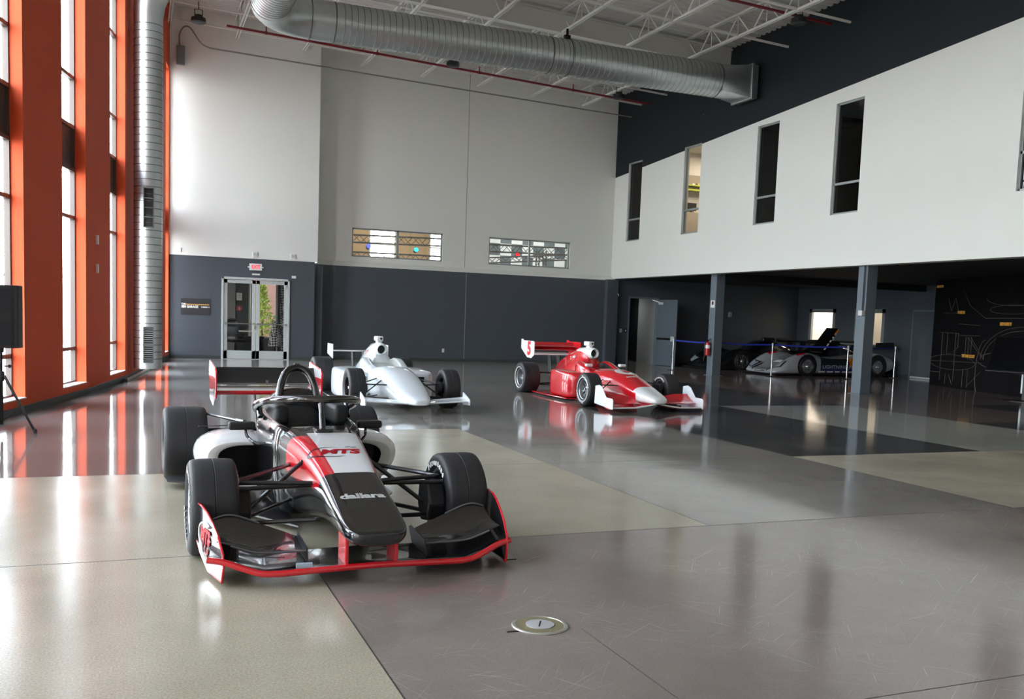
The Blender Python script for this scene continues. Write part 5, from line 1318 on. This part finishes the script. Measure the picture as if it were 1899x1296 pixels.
# ================================================================== room behind the glass doors
SIMW = mat('sim_room_wall', rgb(66, 70, 74), .7, noise=.05)
mb = MB()
wall_holes(mb, .95, 5.6, 0, 3.1, [(3.93, 4.0, .5, 2.75), (4.05, 5.0, .5, 2.75)], lambda u, z: (u, 36.5, z))
mb.quad((.95, YL+.12, 0), (.95, 36.5, 0), (.95, 36.5, 3.1), (.95, YL+.12, 3.1)); mb.quad((5.6, YU+.3, 0), (5.6, 36.5, 0), (5.6, 36.5, 3.1), (5.6, YU+.3, 3.1))
mb.quad((.95, YL+.12, 3.1), (5.6, YL+.12, 3.1), (5.6, 36.5, 3.1), (.95, 36.5, 3.1))
mb.quad((.95, YL+.14, 0), (DOOR[0], YL+.14, 0), (DOOR[0], YL+.14, 3.1), (.95, YL+.14, 3.1)); mb.quad((DOOR[1], YL+.14, 0), (5.6, YL+.14, 0), (5.6, YL+.14, 3.1), (DOOR[1], YL+.14, 3.1))
struct(mb.build('wall_sim', SIMW, smooth=0))
mb = MB(); mb.bx(3.08, 3.42, 36.2, 36.5, 0, 3.1); struct(mb.build('trim_4', mat('grey_pilaster', rgb(140, 142, 142), .6, noise=.04), smooth=0))
mb = MB()
for x in (3.93, 4.0, 4.96): mb.bx(x, x+.05, 36.44, 36.54, .5, 2.75)
for z in (.5, 1.0, 2.7): mb.bx(3.93, 5.0, 36.44, 36.54, z, z+.05)
o = struct(mb.build('window_60', ALU, smooth=0)); q = MB(); q.quad((3.93, 36.52, .5), (5, 36.52, .5), (5, 36.52, 2.75), (3.93, 36.52, 2.75)); q.build('window_pane', glass_mat('garden_dimming_glass', (.14, .145, .14, 1)), o, smooth=0)  # dark tint added to the pane to dim the overbright garden
portal(Vector((4.5, 36.8, 1.6)), Vector((0, -1, 0)), 1.2, 2.3)
fill_troffer('flat white light added to brighten the room behind the glass doors', 2.2, 33.2, 3.03, .6, 1.2, 60)
o = thing('wall_poster', 'white poster on the dark wall seen through the glass door', 'poster', (3.56, 36.19, 2.03)); q = MB(); q.bx(-.1, .1, -.01, 0, -.14, .14); q.build('sheet', WHITEP, o, smooth=0)
q = MB()
for z in (.06, .03, -.04): q.bx(-.06, .06, -.012, -.01, z-.008, z+.008)
q.build('print', SLOT, o, smooth=0)
o = thing('wall_poster', 'small red notice with white figure under the white poster', 'notice', (3.56, 36.19, 1.59)); q = MB(); q.bx(-.085, .085, -.01, 0, -.085, .085); q.build('sheet', RED, o, smooth=0)
q = MB(); q.bx(-.012, .02, -.013, -.01, -.055, .045); q.bx(-.02, .012, -.013, -.01, .02, .05); q.build('symbol', WHITEP, o, smooth=0)
# swivel chair
o = thing('swivel_chair', 'black high back swivel chair seen through the left glass door', 'chair', (3.02, 33.0, 0), .4)
q = MB(); q.loft([sring(-.05+.0, .22, 1.26, 1.12, 2.5, 2.5, 16), sring(.06, .22, 1.26, 1.12, 2.5, 2.5, 16)], cap=True); q.build('headrest', MBLACK, o, sub=1)
q = MB(); q.bx(-.24, .24, -.05, .06, .62, 1.14); q.build('backrest', MBLACK, o, smooth=40, bevel=.04)
q = MB(); q.bx(-.25, .25, -.5, .05, .44, .56); q.build('seat', MBLACK, o, smooth=40, bevel=.04)
for s in (-1, 1): q = MB(); q.bx(s*.30-.035, s*.30+.035, -.36, -.04, .70, .74); q.bx(s*.29-.015, s*.29+.015, -.24, -.18, .48, .71); q.build('armrest', MBLACK, o, smooth=0)
q = MB(); q.tube([(0, -.22, .12), (0, -.22, .46)], .03, 10); q.build('gas_post', BLACKM, o)
for k in range(5):
    a = k*2*PI/5; q = MB(); q.bar((0, -.22, .11), (.3*math.cos(a), -.22+.3*math.sin(a), .08), .045, .03); lg = q.build('leg', BLACKM, o, smooth=0)
    q = MB(); q.lathe([(.0, -.02), (.03, -.02), (.03, .02), (0, .02)], 12, Matrix.Translation((.3*math.cos(a), -.22+.3*math.sin(a), .03)) @ Matrix.Rotation(PI/2, 4, 'X')); q.build('caster', BLACKP, lg)
o = thing('side_table', 'white topped table with black legs behind the glass door', 'table', (3.55, 34.1, 0))
q = MB(); q.bx(-.35, .35, -.3, .3, .78, .81); q.build('table_top', WHITEP, o, smooth=0)
for sx_ in (-1, 1):
    for sy_ in (-1, 1): q = MB(); q.bar((sx_*.28, sy_*.22, 0), (sx_*.26, sy_*.2, .78), .04, .04); q.build('leg', BLACKM, o, smooth=0)
q = MB(); q.bx(-.3, .3, -.25, .25, .40, .62); q.build('drawer_box', MBLACK, o, smooth=0)
o = thing('storage_cube', 'black storage cube on the floor behind the right glass door', 'cube', (4.1, 34.6, 0)); q = MB(); q.bx(-.17, .17, -.17, .17, .02, .62); q.build('box', MBLACK, o, smooth=0, bevel=.01)
q = MB()
for a in (-1, 1):
    for b in (-1, 1): q.bx(a*.13-.02, a*.13+.02, b*.13-.02, b*.13+.02, 0, .03)
q.build('foot', BLACKP, o, smooth=0)
# lighting truss tower with a patterned skirt
def truss(o, p0, p1, w_, m_, step=.3, r=.024, n=6):
    p0 = Vector(p0); p1 = Vector(p1); d = p1-p0; L = d.length; t = d/L; up = Vector((0, 0, 1)) if abs(t.z) < .9 else Vector((0, 1, 0)); a = t.cross(up).normalized()*w_/2; b = t.cross(a).normalized()*w_/2
    c = [a+b, a-b, -a-b, -a+b]
    q = MB()
    for v in c: q.tube([p0+v, p1+v], r, n)
    q.build('chord', m_, o)
    q = MB(); k = max(1, int(L/step))
    for i in range(k):
        for j in range(4):
            u, v = c[j], c[(j+1) % 4]
            if i % 2: u, v = v, u
            q.tube([p0+t*(L*i/k)+u, p0+t*(L*(i+1)/k)+v], r*.5, 5)
    q.build('lacing', m_, o)


CHECK = bpy.data.materials.new('triangle_print'); CHECK.use_nodes = True
t_ = CHECK.node_tree; ck = t_.nodes.new('ShaderNodeTexChecker'); ck.inputs['Scale'].default_value = 16; ck.inputs[1].default_value = rgb(215, 215, 212); ck.inputs[2].default_value = rgb(24, 24, 26)
tcn = t_.nodes.new('ShaderNodeTexCoord'); mpn = t_.nodes.new('ShaderNodeMapping'); mpn.inputs['Rotation'].default_value = (.4, .78, .5); t_.links.new(tcn.outputs['Object'], mpn.inputs[0]); t_.links.new(mpn.outputs[0], ck.inputs[0]); t_.links.new(ck.outputs[0], t_.nodes['Principled BSDF'].inputs[0])
o = thing('truss_tower', 'upright black truss tower at the right edge of the glass doors', 'truss', (4.78, 33.6, 0)); truss(o, (0, 0, 0), (0, 0, 3.0), .26, BLACKM, .26)
q = MB(); q.bx(-.10, .10, -.02, .02, 0, 3.0); q.build('light_panel', CHECK, o, smooth=0)
o = thing('truss_tower', 'pale grey truss upright standing beside the patterned skirt', 'truss', (4.56, 33.5, 0)); q = MB(); q.bx(-.03, .03, -.03, .03, 0, 3.0); q.build('upright', SLOT, o, smooth=0)
o = thing('stand_skirt', 'black and white patterned cloth skirt flaring down to the floor', 'skirt', (4.48, 33.2, 0)); q = MB(); q.loft([[Vector((r*math.cos(2*PI*j/24), r*math.sin(2*PI*j/24), z)) for j in range(24)] for r, z in ((.24, .32), (.2, .6), (.13, 1.0), (.09, 1.2))], cap=True); q.build('cloth', CHECK, o)
q = MB(); q.lathe([(.18, 0), (.2, .01), (.04, .04), (.03, .34)], 20); q.build('base', BLACKM, o)
# garden outside its window
BRICK = bpy.data.materials.new('pink_brick'); BRICK.use_nodes = True; t_ = BRICK.node_tree
bk = t_.nodes.new('ShaderNodeTexBrick'); bk.inputs['Scale'].default_value = 3.2; bk.inputs['Color1'].default_value = rgb(190, 128, 110); bk.inputs['Color2'].default_value = rgb(172, 112, 96); bk.inputs['Mortar'].default_value = rgb(200, 180, 168)
tcn = t_.nodes.new('ShaderNodeTexCoord'); mpn = t_.nodes.new('ShaderNodeMapping'); mpn.inputs['Rotation'].default_value = (PI/2, 0, 0); t_.links.new(tcn.outputs['Object'], mpn.inputs[0]); t_.links.new(mpn.outputs[0], bk.inputs[0]); t_.links.new(bk.outputs[0], t_.nodes['Principled BSDF'].inputs[0])
o = tag(MB().bx(1, 10, 48, 52, -.1, 6).build('brick_building', BRICK, smooth=0), 'pink brick building outside beyond the green shrub', 'building')
LEAFS = [mat('leaf_green', rgb(92, 140, 48), .5, noise=.3, nscale=3), mat('leaf_yellow', rgb(168, 180, 60), .5, noise=.2, nscale=3)]
def shrub(x, y, h, r, m_, label, n=700, top=.6):
    o = thing('shrub', label, 'shrub', (x, y, -.12)); q = MB()
    for k in range(n):
        z = h*(.06+.94*RND.random()); rr = r*(1-top*(z/h)**1.6)*math.sqrt(RND.random()); a = RND.random()*2*PI
        c = Vector((rr*math.cos(a), rr*math.sin(a), z)); u = Vector((RND.gauss(0, 1), RND.gauss(0, 1), RND.gauss(0, 1))).normalized(); v = u.cross(Vector((RND.gauss(0, 1), RND.gauss(0, 1), 1))).normalized(); s = .09
        q.add([c-u*s, c+v*s*.45, c+u*s, c-v*s*.45], [(0, 1, 2, 3)])
    q.build('foliage', m_, o, smooth=0)['kind'] = 'stuff'
    q = MB(); q.tube([(0, 0, 0), (.02, 0, h*.75)], .03, 6); q.build('stem', BRONZE, o)
    return o


shrub(5.0, 41.2, 2.75, .6, LEAFS[1], 'tall yellow green shrub outside the sim room window', 900, .75)
shrub(6.3, 42.4, 2.0, .8, LEAFS[0], 'low green shrub to the right outside the window', 900, .3)
shrub(4.3, 43.0, 1.95, .6, LEAFS[0], 'low green shrub to the left outside the window', 700, .3)

# ================================================================== show hall behind the long upper windows
TAN = mat('tan_wall', rgb(168, 140, 104), .8, noise=.04)
mb = MB()
wall_holes(mb, 5.6, 21, 3.1, 7, [(8.95, 10.1, 3.6, 5.4), (11.55, 12.6, 3.6, 5.4)], lambda u, z: (u, 38.5, z), 0)
mb.quad((5.6, YU+.3, 3.1), (5.6, 38.5, 3.1), (5.6, 38.5, 7), (5.6, YU+.3, 7), 0); mb.quad((21, YU+.3, 3.1), (21, 38.5, 3.1), (21, 38.5, 7), (21, YU+.3, 7), 1)
mb.quad((5.6, YU+.3, 7), (21, YU+.3, 7), (21, 38.5, 7), (5.6, 38.5, 7), 1); mb.quad((5.6, YU+.3, 3.1), (21, YU+.3, 3.1), (21, 38.5, 3.1), (5.6, 38.5, 3.1), 1)
mb.quad((5.6, YU+.26, 4.45), (21, YU+.26, 4.45), (21, YU+.26, 7), (5.6, YU+.26, 7), 1)
struct(mb.build('wall_hall', [TAN, WHITE], smooth=0))
for k, (x0, x1) in enumerate(((8.95, 10.1), (11.55, 12.6))):
    mb = MB(); mb.bx(x0, x0+.06, 38.5, 38.6, 3.6, 5.4); mb.bx(x1-.06, x1, 38.5, 38.6, 3.6, 5.4); mb.bx(x0, x1, 38.5, 38.6, 4.42, 4.48)
    o = struct(mb.build('window_%d' % (61+k), ALU, smooth=0)); q = MB(); q.quad((x0, 38.58, 3.6), (x1, 38.58, 3.6), (x1, 38.58, 5.4), (x0, 38.58, 5.4)); q.build('window_pane', GLASS, o, smooth=0)
    portal(Vector(((x0+x1)/2, 38.8, 4.5)), Vector((0, -1, 0)), 1.2, 1.9)
mb = MB(); x = 13.2; i = 0
while x < 20:
    z = 3.2; j = 0
    while z < 6.4: mb.bx(x, x+.5, 37.0, 37.03, z, z+.5, (i+j) % 2); z += .5; j += 1
    x += .5; i += 1
tag(mb.build('checkered_banner', [mat('banner_white', rgb(222, 226, 228), .6, noise=.02), mat('banner_grey', rgb(96, 108, 112), .6, noise=.04)], smooth=0), 'large grey and white checkered banner seen through the right upper window', 'banner')
TRS = mat('truss_metal', rgb(84, 82, 78), .4, metal=.4, noise=.06)
def htruss(label, p0, p1, w_=.27):
    o = thing('lighting_truss', label, 'truss', p0); truss(o, (0, 0, 0), Vector(p1)-Vector(p0), w_, TRS, .27, .026); return o


htruss('upper horizontal lighting truss behind the left upper window', (5.9, 34, 4.24), (12.3, 34, 4.36))
htruss('lower horizontal lighting truss behind the left upper window', (5.9, 34.3, 3.66), (12.3, 34.3, 3.70))
htruss('horizontal lighting truss behind the right upper window', (12.35, 34, 4.24), (20, 34, 4.36))
htruss('pale slanting lighting truss crossing behind the right upper window', (12.3, 33.2, 3.72), (15.6, 33.3, 4.02), .2)
htruss('upright lighting truss behind the right upper window', (15.0, 34.5, 3.12), (15.0, 34.5, 4.3), .3)
def par(label, x, y, z, col, st):
    o = thing('stage_light', label, 'stage light', (x, y, z)); M = Matrix.Rotation(math.radians(70), 4, 'X')
    q = MB(); q.lathe([(.05, -.1), (.08, -.08), (.085, .06), (.09, .07)], 16, M); q.build('can', BLACKP, o)
    q = MB(); q.lathe([(0, .076), (.084, .076)], 16, M, caps=False); q.build('lens', mat('lens_'+label.split()[0], col, .4, noise=.02, emit=col, estr=st), o, smooth=0)
    q = MB(); q.tube([(0, 0, 0), (0, .03, .14)], .012, 6); q.build('yoke', BLACKM, o)


par('blue stage light glowing behind the left upper window', 7.82, 33.75, 3.98, rgb(70, 80, 255), 2.2)
par('cyan stage light glowing behind the left upper window', 9.6, 33.75, 3.96, rgb(40, 200, 235), 1.8)
par('red stage light glowing behind the right upper window', 13.6, 33.62, 3.99, rgb(230, 25, 40), 1.2)
o = tag(MB().bx(13.0, 14.2, 35.6, 35.9, 3.2, 3.62).build('orange_crate', mat('orange_board', rgb(205, 140, 60), .6, noise=.08), smooth=0, bevel=.02), 'orange box low behind the right upper window', 'box')
fill_troffer('flat white light added to brighten the hall behind upper windows', 8.6, 34.8, 6.9, 1.2, 3, 150, (1, .98, .95))
fill_troffer('flat white light added to brighten the checkered banner', 15.5, 34.6, 6.9, 1.2, 3, 150, (1, .98, .95))

# ================================================================== lit office behind the second slim window
fill_troffer('flat white light added to brighten the office behind the second slim window', 18.3, 26.6, 7.44, .6, 1.6, 95, (1, .86, .68))
q = MB(); q.bx(17.2, 19.6, 28.1, 28.29, 3.51, 5.46); tag(q.build('office_cabinet', mat('beige_cabinet', rgb(186, 172, 152), .6, noise=.03), smooth=0, bevel=.01), 'beige office cabinet low inside the lit slim window', 'cabinet')
o = thing('wall_shelf', 'office shelf with lime green edge inside the lit slim window', 'shelf', (18.2, 28.29, 6.40))
q = MB(); q.bx(-1, 1, -.28, 0, -.06, -.02); q.build('board', mat('lime_board', rgb(176, 184, 70), .5, noise=.04), o, smooth=0)
q = MB(); q.bx(-1, 1, -.26, 0, -.22, -.16); q.build('lower_board', mat('lime_board', rgb(176, 184, 70), .5), o, smooth=0)
q = MB(); q.bx(-1, 1, -.02, 0, -.02, .34); q.build('back_panel', mat('shelf_back', rgb(150, 138, 120), .6, noise=.04), o, smooth=0)
for k, (dx, w_, h_) in enumerate(((-.42, .12, .05), (-.2, .16, .08), (.0, .2, .16))):
    q = MB(); q.bx(18.2+dx-.0, 18.2+dx+w_, 28.08, 28.24, 6.38, 6.38+h_); tag(q.build('desk_tray', WHITEP if k != 1 else mat('kraft', rgb(190, 170, 140), .7, noise=.05), smooth=0, bevel=.008), ['flat pale tray at the left of the office shelf', 'brown carton in the middle of the office shelf', 'taller white box at the right of the office shelf'][k], 'box', 'things on the office shelf')
o = thing('desk_monitor', 'dark monitor on the office cabinet inside the lit slim window', 'monitor', (17.85, 28.2, 5.46))
q = MB(); q.bx(-.2, .2, -.03, 0, .06, .32); q.build('screen', MBLACK, o, smooth=0); q = MB(); q.bx(-.08, .08, -.08, .04, 0, .015); q.bx(-.02, .02, -.02, .0, .0, .1); q.build('stand', MBLACK, o, smooth=0)
# ================================================================== bright rooms behind the exhibit windows
mb = MB(); mb.quad((28, 22, 0), (28, 31.5, 0), (28, 31.5, 3.2), (28, 22, 3.2)); mb.quad((XE+.16, 28.3, 0), (28, 28.3, 0), (28, 28.3, 3.2), (XE+.16, 28.3, 3.2))
mb.quad((XE+.16, 22, 3.2), (28, 22, 3.2), (28, 31.5, 3.2), (XE+.16, 31.5, 3.2)); mb.quad((XE+.16, 31.3, 0), (28, 31.3, 0), (28, 31.3, 3.2), (XE+.16, 31.3, 3.2)); mb.quad((XE+.16, 25.6, 0), (28, 25.6, 0), (28, 25.6, 3.2), (XE+.16, 25.6, 3.2))
struct(mb.build('wall_shop', OFFL, smooth=0)); mb = MB(); mb.quad((25, 22, .01), (28, 22, .01), (28, 31.5, .01), (25, 31.5, .01)); struct(mb.build('floor_shop', MIDG, smooth=0))
fill_troffer('flat white light added to brighten the room behind left exhibit window', 26.5, 29.8, 3.13, 1.2, 1.2, 170, (1, .90, .78))
fill_troffer('flat white light added to brighten the room behind right exhibit window', 26.5, 27, 3.13, .6, .6, 40, (1, .90, .74))
o = thing('shop_cabinet', 'cream shop cabinet seen through the right exhibit window', 'cabinet', (27.9, 27.0, 0)); q = MB(); q.bx(-.4, .05, -1.2, 1.2, 1.2, 2.3); q.build('case', mat('cream_board', rgb(205, 190, 150), .6, noise=.03), o, smooth=0)
for y in (-.9, -.3, .3, .9): q = MB(); q.bx(-.43, -.4, y-.25, y+.25, 1.25, 2.0); q.build('door', mat('pale_cream', rgb(238, 222, 180), .5, noise=.02), o, smooth=0)  # doors in a paler cream than the case
q = MB(); q.bx(-.5, .05, -1.2, 1.2, 0, .95); q.build('counter', SLOT, o, smooth=0)
area('corridor_fill_light', (17.8, 33.4, 2.7), .3, .6, 14, (.95, 1, .97))  # bare area light added to brighten the corridor, no fixture
